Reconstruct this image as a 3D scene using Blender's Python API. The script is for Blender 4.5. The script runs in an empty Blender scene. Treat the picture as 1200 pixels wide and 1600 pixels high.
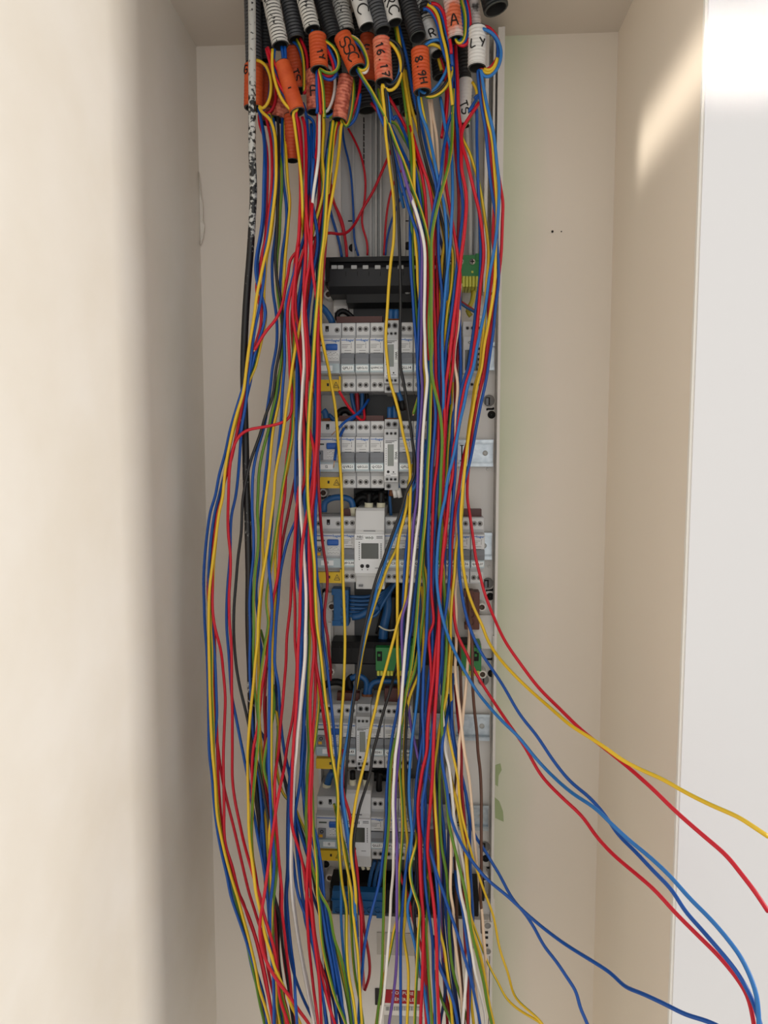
import bpy, bmesh, math, random
import numpy as np
from mathutils import Vector
random.seed(7); rng = np.random.default_rng(7)
scn = bpy.context.scene
# ------------------------------------------------------------------ camera
F = 1110.0; YAW = math.radians(3.4); PIT = math.radians(-4.8); CZ = 1.6
cam = bpy.data.cameras.new('camera'); camo = bpy.data.objects.new('camera', cam)
scn.collection.objects.link(camo); scn.camera = camo
cam.sensor_fit = 'VERTICAL'; cam.sensor_height = 24; cam.lens = 24*F/1600; cam.clip_start = .01
camo.location = (0, 0, CZ); camo.rotation_euler = (math.pi/2+PIT, 0, YAW)
# ------------------------------------------------------------------ world, lights, exposure
vs = scn.view_settings
vs.view_transform = 'Standard'; vs.look = 'None'; vs.exposure = 0.0; vs.gamma = 1; vs.use_curve_mapping = False
w = bpy.data.worlds.new('world'); scn.world = w; w.use_nodes = True
bg = w.node_tree.nodes['Background']; bg.inputs[0].default_value = (1.0, .975, .94, 1); bg.inputs[1].default_value = .71
def area(name, loc, aim, sx, sy, power, col, spread=180):
    L = bpy.data.lights.new(name, 'AREA'); L.shape = 'RECTANGLE'; L.size = sx; L.size_y = sy; L.energy = power; L.color = col
    L.spread = math.radians(spread)
    o = bpy.data.objects.new(name, L); scn.collection.objects.link(o); o.location = loc
    o.rotation_euler = (Vector(aim)-Vector(loc)).to_track_quat('-Z', 'Y').to_euler(); return o
area('side_window_light', (5.0, .04, 1.7), (-.3, .62, 1.5), .75, 2.2, 150, (1, .955, .885))
area('room_fill_light', (.05, -2.4, 1.6), (.05, .9, 1.5), 2.4, 2.6, 15, (.98, .985, 1))  # unseen soft fill added behind the camera to brighten the niche
area('streak_light', (-1.30, -1.48, 1.955), (.2385, .80, 1.94), .42, .035, .10, (1, .92, .80), 2)  # unseen narrow lamp added for the bright streak on the right wall

# ------------------------------------------------------------------ helpers
fw = np.array([-math.sin(YAW)*math.cos(PIT), math.cos(YAW)*math.cos(PIT), math.sin(PIT)])
rt = np.array([math.cos(YAW), math.sin(YAW), 0.]); up = np.cross(rt, fw)
def P(x, y, Y):
    """the point at depth Y (metres into the niche) that the photograph shows at pixel x, y"""
    d = fw+rt*(x-600)/F-up*(y-800)/F; p = d*(Y/d[1]); p[2] += CZ; return Vector(p)
def lin(c):
    return tuple((v/255/12.92 if v/255 <= .04045 else ((v/255+.055)/1.055)**2.4) for v in c)+(1,)
MATS = {}
def mat(name, col, rough=.5, metal=0, spec=.5, noise=None, bump=0, trans=0, nscale=30):
    if name in MATS: return MATS[name]
    m = bpy.data.materials.new(name); m.use_nodes = True; nt = m.node_tree; b = nt.nodes['Principled BSDF']
    b.inputs['Base Color'].default_value = lin(col); b.inputs['Roughness'].default_value = rough
    b.inputs['Metallic'].default_value = metal; b.inputs['Specular IOR Level'].default_value = spec
    if trans: b.inputs['Transmission Weight'].default_value = trans
    if noise is not None or bump:
        tc = nt.nodes.new('ShaderNodeTexCoord'); n = nt.nodes.new('ShaderNodeTexNoise')
        n.inputs['Scale'].default_value = nscale; n.inputs['Detail'].default_value = 5
        nt.links.new(tc.outputs['Object'], n.inputs['Vector'])
        if noise is not None:
            r = nt.nodes.new('ShaderNodeValToRGB'); r.color_ramp.elements[0].color = lin(noise[0]); r.color_ramp.elements[1].color = lin(noise[1])
            r.color_ramp.elements[0].position = noise[2]; r.color_ramp.elements[1].position = noise[3]
            nt.links.new(n.outputs['Fac'], r.inputs[0]); nt.links.new(r.outputs[0], b.inputs['Base Color'])
        if bump:
            bp = nt.nodes.new('ShaderNodeBump'); bp.inputs['Strength'].default_value = bump; bp.inputs['Distance'].default_value = .002
            nt.links.new(n.outputs['Fac'], bp.inputs['Height']); nt.links.new(bp.outputs[0], b.inputs['Normal'])
    MATS[name] = m; return m

class MB:
    """collects boxes, prisms, tubes; build() links them as one mesh object"""
    def __init__(s): s.v = []; s.f = []; s.mi = []; s.sm = []; s.uv = None
    def add(s, vs, fs, mi=0, smooth=False):
        o = len(s.v); s.v += [tuple(a) for a in vs]; s.f += [tuple(i+o for i in f) for f in fs]
        s.mi += [mi]*len(fs); s.sm += [smooth]*len(fs)
    def box(s, x0, x1, y0, y1, z0, z1, mi=0, ch=0):
        if ch:
            return s.prism([(y0, z0), (y1, z0), (y1, z1), (y0, z1)], x0, x1, mi, ch)
        v = [(x, y, z) for x in (x0, x1) for y in (y0, y1) for z in (z0, z1)]
        s.add(v, [(0, 1, 3, 2), (4, 6, 7, 5), (0, 4, 5, 1), (2, 3, 7, 6), (0, 2, 6, 4), (1, 5, 7, 3)], mi)
    def prism(s, prof, x0, x1, mi=0, ch=.0004):
        """profile in (Y,Z) extruded along X with chamfered side edges"""
        n = len(prof); cy = sum(p[0] for p in prof)/n; cz = sum(p[1] for p in prof)/n
        A = []
        for x, e in ((x0, ch), (x0+ch, 0), (x1-ch, 0), (x1, ch)):
            for (y, z) in prof:
                ey = e*(1 if y < cy else -1); ez = e*(1 if z < cz else -1)
                A.append((x, y+ey, z+ez))
        fs = []
        for k in range(3):
            for i in range(n):
                j = (i+1) % n; fs.append((k*n+i, k*n+j, (k+1)*n+j, (k+1)*n+i))
        fs.append(tuple(range(n-1, -1, -1))); fs.append(tuple(range(3*n, 4*n)))
        s.add(A, fs, mi)
    def ring(s, c, ax, r, n, twist=0, ref=None):
        ax = Vector(ax).normalized(); ref = Vector(ref if ref else (0, -1, 0))
        a = (ref-ax*ref.dot(ax))
        if a.length < 1e-4: a = Vector((1, 0, 0))-ax*ax.x
        a.normalize(); b = ax.cross(a)
        return [Vector(c)+a*(r*math.cos(twist+2*math.pi*i/n))+b*(r*math.sin(twist+2*math.pi*i/n)) for i in range(n)]
    def lathe(s, p0, ax, prof, n=14, mi=0, cap0=False, cap1=False, smooth=True):
        """prof: (distance along ax, radius[, material])"""
        p0 = Vector(p0); ax = Vector(ax).normalized(); vs = []
        for q in prof: vs += s.ring(p0+ax*q[0], ax, max(q[1], 1e-6), n)
        o = len(s.v); s.v += [tuple(a) for a in vs]
        for k in range(len(prof)-1):
            m = prof[k+1][2] if len(prof[k+1]) > 2 else mi
            for i in range(n):
                j = (i+1) % n; s.f.append((o+k*n+i, o+k*n+j, o+(k+1)*n+j, o+(k+1)*n+i)); s.mi.append(m); s.sm.append(smooth)
        for c, k in ((cap0, 0), (cap1, len(prof)-1)):
            if c:
                s.f.append(tuple(o+k*n+i for i in (range(n-1, -1, -1) if k == 0 else range(n)))); s.mi.append(mi); s.sm.append(False)
    def tube(s, pts, r, n=8, mi=0, uvtwist=None, caps=True):
        pts = [Vector(p) for p in pts]; N = len(pts); o = len(s.v)
        rr = r if hasattr(r, '__len__') else [r]*N
        t0 = (pts[1]-pts[0]).normalized(); a = t0.orthogonal().normalized()
        if abs(t0.z) > .3:
            a = Vector((0, -1, 0))-t0*(-t0.y); a.normalize()
        for i in range(N):
            t = (pts[min(i+1, N-1)]-pts[max(i-1, 0)]).normalized()
            if uvtwist is not None: a = Vector((0, -1, 0))+t*t.y
            a = a-t*a.dot(t); a.normalize(); b = t.cross(a)
            for k in range(n):
                g = 2*math.pi*k/n; s.v.append(tuple(pts[i]+a*(rr[i]*math.cos(g))+b*(rr[i]*math.sin(g))))
        if uvtwist is not None and s.uv is None: s.uv = []
        L = 0
        for i in range(N-1):
            d = (pts[i+1]-pts[i]).length
            for k in range(n):
                j = (k+1) % n
                s.f.append((o+i*n+k, o+i*n+j, o+(i+1)*n+j, o+(i+1)*n+k)); s.mi.append(mi); s.sm.append(True)
                if uvtwist is not None:
                    ph, tw = uvtwist
                    A0 = ph+tw*L; A1 = ph+tw*(L+d)
                    s.uv += [(k/n+A0, L), ((k+1)/n+A0, L), ((k+1)/n+A1, L+d), (k/n+A1, L+d)]
            L += d
        if caps:
            s.f.append(tuple(o+k for k in range(n-1, -1, -1))); s.f.append(tuple(o+(N-1)*n+k for k in range(n)))
            s.mi += [mi, mi]; s.sm += [False, False]
            if s.uv is not None: s.uv += [(0, 0)]*(2*n)
    def mesh(s, name, mats):
        me = bpy.data.meshes.new(name); me.from_pydata(s.v, [], s.f)
        for m in (mats if isinstance(mats, (list, tuple)) else [mats]): me.materials.append(m)
        me.polygons.foreach_set('material_index', s.mi); me.polygons.foreach_set('use_smooth', s.sm)
        if s.uv is not None:
            u = me.uv_layers.new(name='uv'); u.data.foreach_set('uv', [c for p in s.uv for c in p])
        me.update(); return me
    def build(s, name, mats, parent=None):
        return link(name, s.mesh(name, mats), parent)
def link(name, data, parent=None, loc=None, rot=None):
    o = bpy.data.objects.new(name, data); scn.collection.objects.link(o)
    if parent is not None: o.parent = parent
    if loc is not None: o.location = loc
    if rot is not None: o.rotation_euler = rot
    return o
def tag(o, label=None, cat=None, group=None, kind=None):
    for k, v in (('label', label), ('category', cat), ('group', group), ('kind', kind)):
        if v: o[k] = v
    return o
def empty(name, loc=(0, 0, 0)):
    o = link(name, None, None, loc); o.empty_display_size = .01; return o
def struct(o): o['kind'] = 'structure'; return o
def text(body, loc, size, m, parent=None, name='lettering', rotz=0, align='CENTER'):
    """flat print facing the room"""
    c = bpy.data.curves.new(name, 'FONT'); c.body = body; c.size = size; c.align_x = align; c.align_y = 'CENTER'
    c.resolution_u = 2; c.extrude = .00004; c.materials.append(m)
    return link(name, flat(c, name), parent, loc, (math.pi/2, rotz, 0))
def flat(c, name):
    """the lettering as a mesh"""
    t = bpy.data.objects.new(name, c); me = bpy.data.meshes.new_from_object(t); bpy.data.objects.remove(t); me.name = name; return me
def catmull(pts, step):
    pts = np.array(pts, float); n = len(pts); out = []
    for i in range(n-1):
        p1, p2 = pts[i], pts[i+1]; p0 = pts[i-1] if i else p1*2-p2; p3 = pts[i+2] if i+2 < n else p2*2-p1
        d0, d1, d2 = [max(np.linalg.norm(b-a), 1e-9)**.5 for a, b in ((p0, p1), (p1, p2), (p2, p3))]
        t0, t1, t2, t3 = 0, d0, d0+d1, d0+d1+d2
        m = max(1, int(math.ceil(np.linalg.norm(p2-p1)/step)))
        for t in np.linspace(t1, t2, m, endpoint=False):
            a1 = (t1-t)/(t1-t0)*p0+(t-t0)/(t1-t0)*p1; a2 = (t2-t)/(t2-t1)*p1+(t-t1)/(t2-t1)*p2; a3 = (t3-t)/(t3-t2)*p2+(t-t2)/(t3-t2)*p3
            b1 = (t2-t)/(t2-t0)*a1+(t-t0)/(t2-t0)*a2; b2 = (t3-t)/(t3-t1)*a2+(t-t1)/(t3-t1)*a3
            out.append((t2-t)/(t2-t1)*b1+(t-t1)/(t2-t1)*b2)
    out.append(pts[-1]); return np.array(out)
ORD = ['zeroth', 'first', 'second', 'third', 'fourth', 'fifth', 'sixth', 'seventh', 'eighth', 'ninth', 'tenth', 'eleventh', 'twelfth', 'thirteenth',
       'fourteenth', 'fifteenth', 'sixteenth', 'seventeenth', 'eighteenth', 'nineteenth']
TENS = {2: 'twent', 3: 'thirt', 4: 'fort', 5: 'fift', 6: 'sixt', 7: 'sevent'}
def ordinal(n):
    if n < 20: return ORD[n]
    t, u = divmod(n, 10)
    return TENS[t]+'ieth' if u == 0 else TENS[t]+'y-'+ORD[u]
# ------------------------------------------------------------------ the niche and the room round it
XL, XR, YB, YF, ZC = -.302, .2385, .957, .66, 2.127
def wallmat():
    m = mat('painted_plaster', (236, 230, 220), .5, noise=((232, 225, 213), (239, 234, 226), .3, .7), bump=.05, nscale=9)
    return m
WALL = wallmat()
def backmat():
    """off-white paint over green board: the board shows as a soft band along the enclosure"""
    m = bpy.data.materials.new('paint_over_green_board'); m.use_nodes = True; nt = m.node_tree; b = nt.nodes['Principled BSDF']; b.inputs['Roughness'].default_value = .5
    tc = nt.nodes.new('ShaderNodeTexCoord'); sx = nt.nodes.new('ShaderNodeSeparateXYZ'); nt.links.new(tc.outputs['Object'], sx.inputs[0])
    n = nt.nodes.new('ShaderNodeTexNoise'); n.inputs['Scale'].default_value = 7; n.inputs['Detail'].default_value = 3; nt.links.new(tc.outputs['Object'], n.inputs['Vector'])
    a = nt.nodes.new('ShaderNodeMath'); a.operation = 'MULTIPLY_ADD'; a.inputs[1].default_value = .07; nt.links.new(n.outputs['Fac'], a.inputs[0]); nt.links.new(sx.outputs['X'], a.inputs[2])
    r = nt.nodes.new('ShaderNodeValToRGB'); e = r.color_ramp.elements
    e[0].position = 0; e[0].color = lin((228, 219, 207)); e[1].position = .19; e[1].color = lin((228, 219, 207))
    for p, c in ((.135, (207, 211, 189)), (.112, (202, 208, 182)), (.06, (207, 210, 189)), (.03, (228, 219, 207))):
        q = e.new(p); q.color = lin(c)
    nt.links.new(a.outputs[0], r.inputs[0]); nt.links.new(r.outputs[0], b.inputs['Base Color']); return m
b = MB(); b.box(XL-.1, XR+.1, YB, YB+.08, 0, 2.6); struct(b.build('wall_back', backmat()))
b = MB(); b.box(XL-.12, XL, .05, YB, 0, 2.6); b.box(XL-.12, XL, -2.4, -.45, 0, 2.6); struct(b.build('wall_left', WALL))  # gap, out of view, left open for the added streak lamp
b = MB(); b.box(XR, XR+.1, YF, YB, 0, 2.6); struct(b.build('wall_right', mat('bounce_tint_plaster', (246, 235, 220), .5, bump=.05, nscale=9)))  # tone lightened and warmed to make up for weak bounce light
b = MB(); b.box(XR+.0004, 2.4, YF-.004, YF-.0002, 0, 2.6); struct(b.build('wall_front', mat('white_plaster', (236, 236, 238), .5, bump=.04, nscale=11)))
b = MB(); b.box(XL-.1, 2.4, -1.2, YB, -.05, 0); struct(b.build('floor', mat('screed', (150, 145, 138), .8, noise=((135, 130, 122), (165, 160, 150), .3, .7))))
# ceiling of the niche with the rough hole the conduits come through
HX0, HX1, HY0, HY1 = -.225, .083, .70, .853
b = MB(); T = .03
for x0, x1, y0, y1 in ((XL, HX0, YF, YB), (HX1, XR, YF, YB), (HX0, HX1, YF, HY0), (HX0, HX1, HY1, YB)):
    b.box(x0, x1, y0, y1, ZC, ZC+T)
struct(b.build('ceiling', mat('ceiling_plaster', (218, 209, 198), .6, bump=.05, nscale=12)))
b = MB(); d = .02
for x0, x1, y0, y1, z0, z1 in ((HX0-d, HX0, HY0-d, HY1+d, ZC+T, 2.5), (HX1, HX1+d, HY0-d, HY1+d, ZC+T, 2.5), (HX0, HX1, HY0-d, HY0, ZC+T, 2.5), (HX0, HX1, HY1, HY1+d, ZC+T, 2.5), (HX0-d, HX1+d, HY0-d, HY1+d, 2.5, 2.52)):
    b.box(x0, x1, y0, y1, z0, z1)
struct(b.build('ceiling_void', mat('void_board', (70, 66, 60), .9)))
b = MB()   # torn plaster round the edge of the hole
for i in range(26):
    t = i/25; x = HX0+(HX1-HX0)*t; s = random.uniform(.003, .007)
    b.lathe((x, HY1-random.uniform(-.002, .004), ZC-.002), (random.uniform(-.4, .4), random.uniform(-.4, .4), 1), [(-s*.6, .001), (0, s), (s, s*.6)], 6, 0, True, True, False)
for i in range(14):
    y = HY0+(HY1-HY0)*i/13; s = random.uniform(.003, .007)
    b.lathe((HX1-random.uniform(-.001, .004), y, ZC-.001), (random.uniform(-.4, .4), .2, 1), [(-s*.6, .001), (0, s), (s, s*.6)], 6, 0, True, True, False)
o = struct(b.build('trim_2', mat('torn_plaster', (120, 112, 102), .9)))
# chipped corner bead on the front arris
b = MB(); pts = []
N = 170
for side in (0, 1):
    pass
vs = []
for i in range(N+1):
    z = .6+1.75*i/N
    a = .0022+random.uniform(-.0006, .0008)+(.0016 if random.random() < .06 else 0); c = .003+random.uniform(-.001, .0008)
    vs += [(XR-.0012, YF+c+.001, z), (XR-.0014, YF-.0009, z), (XR+a, YF-.0012, z), (XR+a+.0006, YF+.001, z)]
fs = []
for i in range(N):
    for k in range(4):
        j = (k+1) % 4; fs.append((i*4+k, i*4+j, (i+1)*4+j, (i+1)*4+k))
fs += [(3, 2, 1, 0), tuple(N*4+k for k in range(4))]
b.add(vs, fs); struct(b.build('trim_1', mat('corner_bead', (250, 248, 242), .45)))
# paper seam that has lifted in the back left corner
b = MB(); vs = []; prof = [(268, 0), (300, 2.5), (320, 5), (345, 4.5), (352, 7), (372, 4), (383, 0)]
for y, wd in prof:
    p = P(310.5+(y-268)*.022, y, YB-.002); q = P(310.5+(y-268)*.022+wd+.2, y, YB-.006)
    vs += [tuple(p), tuple(q), (q.x, q.y+.0012, q.z), (p.x, p.y+.0012, p.z)]
fs = []
for i in range(len(prof)-1):
    for k in range(4):
        j = (k+1) % 4; fs.append((i*4+k, i*4+j, (i+1)*4+j, (i+1)*4+k))
b.add(vs, fs); struct(b.build('trim_3', mat('seam_paper', (236, 230, 221), .6)))
for poly in (((774, 1196), (782, 1193), (784, 1203), (779, 1212), (778, 1229), (774, 1226)), ((773, 1246), (780, 1252), (786, 1268), (787, 1284), (780, 1281), (774, 1278))):
    b = MB(); A = [P(x, y, YB-.0006) for x, y in poly]; n = len(A); b.add([tuple(a) for a in A]+[(a.x, YB+.001, a.z) for a in A], [tuple(range(n))]+[(i, (i+1) % n, n+(i+1) % n, n+i) for i in range(n)])
    b.build('bare_patch', mat('bare_green_board', (160, 176, 132), .7), bpy.data.objects['wall_back'])
# two small screw holes in the back wall
for px, py, w_ in ((863, 362, .0016), (877, 362, .0009)):
    b = MB(); p = P(px, py, YB); b.lathe((p.x, YB-.0004, p.z), (0, -1, 0), [(0, w_), (.0004, w_), (.00041, w_*.4)], 8, 0, True, True, False)
    tag(b.build('plug_hole', mat('hole_black', (25, 20, 18), .9)), 'small dark hole in the back wall, the %s of two' % ('larger' if px == 863 else 'smaller'), 'hole', 'holes in the back wall')

# ------------------------------------------------------------------ electrical enclosure
PX0, PX1 = -.142, .0925; YR = .932; YM = .862          # enclosure sides, rail face, breaker front
white = mat('enclosure_white', (226, 222, 216), .45); shaded_in = mat('enclosure_inside_shade', (190, 190, 188), .5)  # the inside is the same white plastic, its shade put into the grey
dark = mat('black_plastic', (13, 13, 14), .45, spec=.3); galv = mat('galvanised_steel', (176, 184, 188), .35, .85, noise=((164, 172, 178), (190, 197, 200), .3, .7), nscale=160)
hole = mat('dark_hole', (20, 18, 18), .8)
zof = lambda px, py, Y: P(px, py, Y).z
panel = tag(empty('electrical_enclosure', (0, YB, .2)), 'tall white open electrical enclosure on the back wall of the niche', 'electrical panel')
pinv = Vector((0, -YB, -.2))
def part(b, name, mats, parent=None):
    """links a mesh given in world coordinates as a child of the enclosure (or of one of its parts)"""
    par = parent or panel; off = Vector(par.location)+(Vector(panel.location) if par is not panel else Vector())
    b.v = [tuple(Vector(v)-off) for v in b.v]; return b.build(name, mats, par)
b = MB(); b.box(PX0+.005, PX1-.005, YB-.006, YB-.001, .2, 2.12)
part(b, 'back_tray', shaded_in)
for x, wd, hh in ((-.096, .003, .004), (-.0735, .003, .006), (-.066, .002, .012), (-.060, .002, .012), (-.03, .003, .005), (.018, .003, .006), (.04, .003, .004)):
    b = MB(); b.box(x-wd/2, x+wd/2, YB-.006-hh, YB-.0055, .2, 2.10); part(b, 'tray_rib', shaded_in)
for px, py in ((551, 387), (637, 384), (551, 345), (637, 345)):
    b = MB(); p = P(px, py, YB-.007)
    if py > 360: b.lathe((p.x, YB-.0062, p.z), (0, -1, 0), [(0, .0052), (.0006, .0052), (.0007, .003)], 14, 0, True, True)
    else: b.box(p.x-.006, p.x+.006, YB-.0072, YB-.0058, p.z-.0006, p.z+.0006)
    part(b, 'tray_slot', hole)
for i in range(9):
    p = P(569, 190+i*9.5, YB-.0135); b = MB(); b.box(p.x-.0007, p.x+.0007, YB-.0195, YB-.017, p.z-.0027, p.z+.0027); part(b, 'tray_slot', hole)
# side profiles with their ribs
for nm, x0, sgn in (('right', PX1, -1), ('left', PX0, 1)):
    b = MB(); X = lambda a, c: (min(x0+sgn*a, x0+sgn*c), max(x0+sgn*a, x0+sgn*c))
    b.box(*X(0, .0034), .912, YB-.0008, .2, 2.113); b.box(*X(.0032, .030), YB-.012, YB-.004, .2, 2.10)
    if nm == 'right':
        b.box(*X(.0105, .013), .915, YB-.006, 1.80, 2.108); b.box(*X(.0185, .0225), .915, YB-.006, 1.80, 2.106); b.box(*X(.0032, .008), .9122, .915, 1.80, 2.1128)
    part(b, 'side_profile', white)
# chassis plates the rails are fixed to
zt, zb = zof(600, 447, .936), zof(600, 1432, .936)
for x0, x1 in ((PX0+.0036, -.095), (.028, PX1-.0036)):
    b = MB(); b.box(x0, x1, .936, .948, zb, zt, 0, .001); part(b, 'chassis_plate', white)
b = MB(); b.box(-.1, .035, .9365, .9385, zb, zof(600, 465, .936)); part(b, 'recess_shade', mat('recess_shade_grey', (92, 94, 96), .6))  # dark sheet behind the rows, its grey stands in for recess shade
def post(px, py, r=.0056, Y=.916, deep=.02):
    p = P(px, py, Y); b = MB()
    b.lathe((p.x, Y+deep, p.z), (0, -1, 0), [(0, r), (deep-.0006, r), (deep, r*.92), (deep, r*.62), (deep-.002, r*.58, 1), (deep-.0022, .0002, 1)], 16, 0)
    part(b, 'screw_post', [white, mat('post_bore', (92, 74, 62), .6)])
for px, py in ((513, 460), (767, 457), (518, 948), (753, 949), (754, 1054), (516, 1050), (515, 1372), (757, 1372), (505, 770)): post(px, py)
def slot(px, py, kind):
    p = P(px, py, .9355); b = MB(); Y = .9362
    if kind == 'key':
        b.lathe((p.x, Y, p.z), (0, -1, 0), [(0, .0088), (.0016, .0086), (.0016, .0076), (.0004, .0072, 2), (.0003, .0002, 2)], 18, 0)
        b.box(p.x-.0042, p.x+.0012, Y-.0012, Y-.0005, p.z-.0055, p.z+.0042, 1); b.box(p.x-.004, p.x-.0008, Y-.0042, Y-.001, p.z-.0062, p.z+.003, 3)
    elif kind == 'dot':
        b.lathe((p.x, Y, p.z), (0, -1, 0), [(0, .0062), (.0012, .006), (.0012, .0052), (.0006, .005, 1), (.0005, .0002, 1)], 14, 0)
    elif kind == 'pin':
        b.lathe((p.x, Y, p.z), (0, -1, 0), [(0, .0022), (.0012, .0021), (.0014, .0012), (.0012, .0002)], 10, 0)
    else:
        b.box(p.x-.0038, p.x+.0038, Y-.0008, Y+.001, p.z-.0013, p.z+.0013, 1)
        b.box(p.x-.005, p.x-.0032, Y-.0008, Y+.001, p.z-.002, p.z+.0008, 1); b.box(p.x+.003, p.x+.005, Y-.0008, Y+.001, p.z-.0008, p.z+.002, 1)
    part(b, 'fixing_slot', [white, hole, mat('slot_grey', (150, 148, 144), .6), mat('grey_pin', (120, 122, 128), .4)])
for px, py, k in ((764, 626, 'key'), (766, 639, 'bar'), (768, 648, 'dot'), (762, 911, 'key'), (765, 922, 'bar'), (766, 932, 'dot'), (757, 1322, 'key'), (759, 1341, 'dot'), (762, 1356, 'bar'), (762, 688, 'pin'), (762, 733, 'pin'), (764, 885, 'pin'),
                  (763, 570, 'pin'), (770, 449, 'bar'), (766, 995, 'bar'), (764, 1030, 'bar'), (768, 1052, 'dot'), (503, 772, 'key'), (511, 776, 'bar'), (509, 1350, 'dot'), (755, 1062, 'key'), (508, 925, 'dot')): slot(px, py, k)
for a, c_ in (((505, 925), (522, 1005)), ((735, 960), (775, 1010)), ((522, 466), (545, 497)), ((737, 1400), (772, 1432))):
    p = P(a[0], a[1], .93); q = P(c_[0], c_[1], .93); b = MB()
    b.prism([(.936, q.z), (.918, q.z), (.918, (p.z+q.z)/2), (.926, p.z), (.936, p.z)], p.x, q.x, 0, .0012)
    b.box(p.x+.002, p.x+.006, .914, .92, q.z+.004, (p.z+q.z)/2-.003); b.box(q.x-.006, q.x-.002, .914, .92, q.z+.004, (p.z+q.z)/2-.003)
    part(b, 'mounting_bracket', white)
# DIN rails
ROWZ = [zof(580, y, .867) for y in (557, 710.5, 860, 1153.5, 1298)]
for zc, (ya, yb) in zip(ROWZ, ((535, 579), (687, 729), (832, 874), (1115, 1156), (1257, 1296))):
    z1, z0 = zof(745, ya, YR), zof(745, yb, YR); b = MB()
    b.box(PX0+.006, .0865, YR+.0025, YR+.004, z0+.003, z1-.003)
    for za, zb_ in ((z0, z0+.0045), (z1-.0045, z1)):
        b.box(PX0+.006, .0865, YR-.003, YR-.0018, za, zb_)
    for zz in (z0+.0042, z1-.0054): b.box(PX0+.006, .0865, YR-.003, YR+.004, zz, zz+.0012)
    rail = part(b, 'din_rail', galv)
    zm = (z0+z1)/2
    b = MB(); b.box(.0455, .047, YR+.0012, YR+.003, zm-.0105, zm+.0105); b.box(.044, .0485, YR+.0012, YR+.003, zm+.0095, zm+.0105); b.box(.044, .0485, YR+.0012, YR+.003, zm-.0105, zm-.0095)
    part(b, 'rail_slot', hole)
    b = MB(); b.lathe((.0765, YR+.003, zm), (0, -1, 0), [(0, .0035), (.0009, .0035), (.001, .0002)], 12, 0); part(b, 'rail_hole', mat('rail_hole_white', (205, 205, 200), .5))
# cover below the last row
zcov = zof(640, 1433, .905)
b = MB(); b.box(PX0+.005, PX1-.005, .905, .93, .3, zcov, 0, .001); part(b, 'lower_cover', white)
def plate(px0, py0, px1, py1, Y, th, name, m, parent=None):
    p, q = P(px0, py0, Y), P(px1, py1, Y); b = MB(); b.box(p.x, q.x, Y-th, Y, q.z, p.z, 0, .0002); return part(b, name, m, parent), p, q
plate(589, 1456, 652, 1493, .905, .0012, 'label_holder', mat('clear_label_holder', (196, 192, 184), .25))
plate(587, 1545, 661, 1569, .905, .0008, 'red_sign', [mat('sign_red', (168, 12, 34), .4)])
plate(586, 1544, 600, 1570, .9045, .001, 'sign_edge', mat('sign_black', (24, 20, 22), .4))
plate(600, 1571, 661, 1600, .905, .0008, 'data_label', mat('label_white', (228, 225, 220), .5))
plate(600, 1586, 661, 1604, .9042, .0004, 'data_label', mat('label_grey', (178, 174, 168), .5))
wtxt = mat('white_print', (245, 240, 236), .5); ktxt = mat('black_print', (28, 28, 30), .5); gtxt = mat('grey_print', (120, 120, 122), .5); btxt = mat('blue_print', (38, 104, 178), .5)
for s_, py in (('COUPURE', 1552), ('GÉNÉRALE', 1562)):
    p = P(629, py, .9039); text(s_, p-panel.location, .0066, wtxt, panel)
bc = MB(); x = 603
while x < 655:
    wd = random.choice((.7, 1.2, 1.8)); p, q = P(x, 1573, .9041), P(x+wd, 1579, .9041); bc.box(p.x, q.x, .9038, .9043, q.z, p.z); x += wd+random.choice((.8, 1.4))
part(bc, 'bar_print', gtxt)
# two recessed fixings at the right of the cover
p, q = P(754, 1440, .9045), P(769, 1493, .9045); b = MB()
b.box(p.x, q.x, .9035, .905, q.z, p.z, 0, .0004)
for py in (1446, 1486):
    c = P(762, py, .903); b.lathe((c.x, .9035, c.z), (0, -1, 0), [(0, .0052), (.0012, .005), (.0012, .0043), (.0002, .004, 1), (.0001, .0002, 1)], 16, 0)
for py in (1457, 1465, 1477):
    c = P(760, py, .903); b.box(c.x-.0018, c.x+.0022, .9026, .9036, c.z-.0015, c.z+.0015, 2)
part(b, 'cover_fixing', [white, mat('slot_grey', (150, 148, 144), .6), hole])

# ------------------------------------------------------------------ modular devices on the rails
case = mat('device_grey', (188, 190, 192), .45); caseL = mat('device_light', (212, 213, 213), .45); lever = mat('lever_grey', (122, 126, 132), .4)
holder = mat('label_window', (176, 192, 198), .15); paper = mat('label_paper', (236, 240, 240), .5); blueb = mat('button_blue', (30, 92, 178), .35); yel = mat('device_yellow', (232, 192, 38), .45)
scr = mat('screw_steel', (120, 118, 116), .35, .7)
MW = .0175; MX0 = -.1385
def screw_mesh(r, light):
    b = MB(); b.lathe((0, .0006, 0), (0, -1, 0), [(0, r), (.0008, r), (.0009, r*.8, 1)], 14, 0)
    b.lathe((0, .0004, 0), (0, -1, 0), [(0, r*.64), (.0009, r*.62), (.00095, .0001)], 12, 1 if light else 0)
    for s in (1, -1):
        a = .9 if s > 0 else -.68
        c, sn = math.cos(a), math.sin(a); L, W = r*.5, r*.12
        q = [(-L, -W), (L, -W), (L, W), (-L, W)]
        b.add([(x*c-z*sn, -.0006, x*sn+z*c) for x, z in q], [(0, 1, 2, 3)], 0)
    return b.mesh('terminal_screw', [hole, scr])
SCR, SCRD, SCRS = screw_mesh(.0031, True), screw_mesh(.0030, False), screw_mesh(.0019, False)
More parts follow.
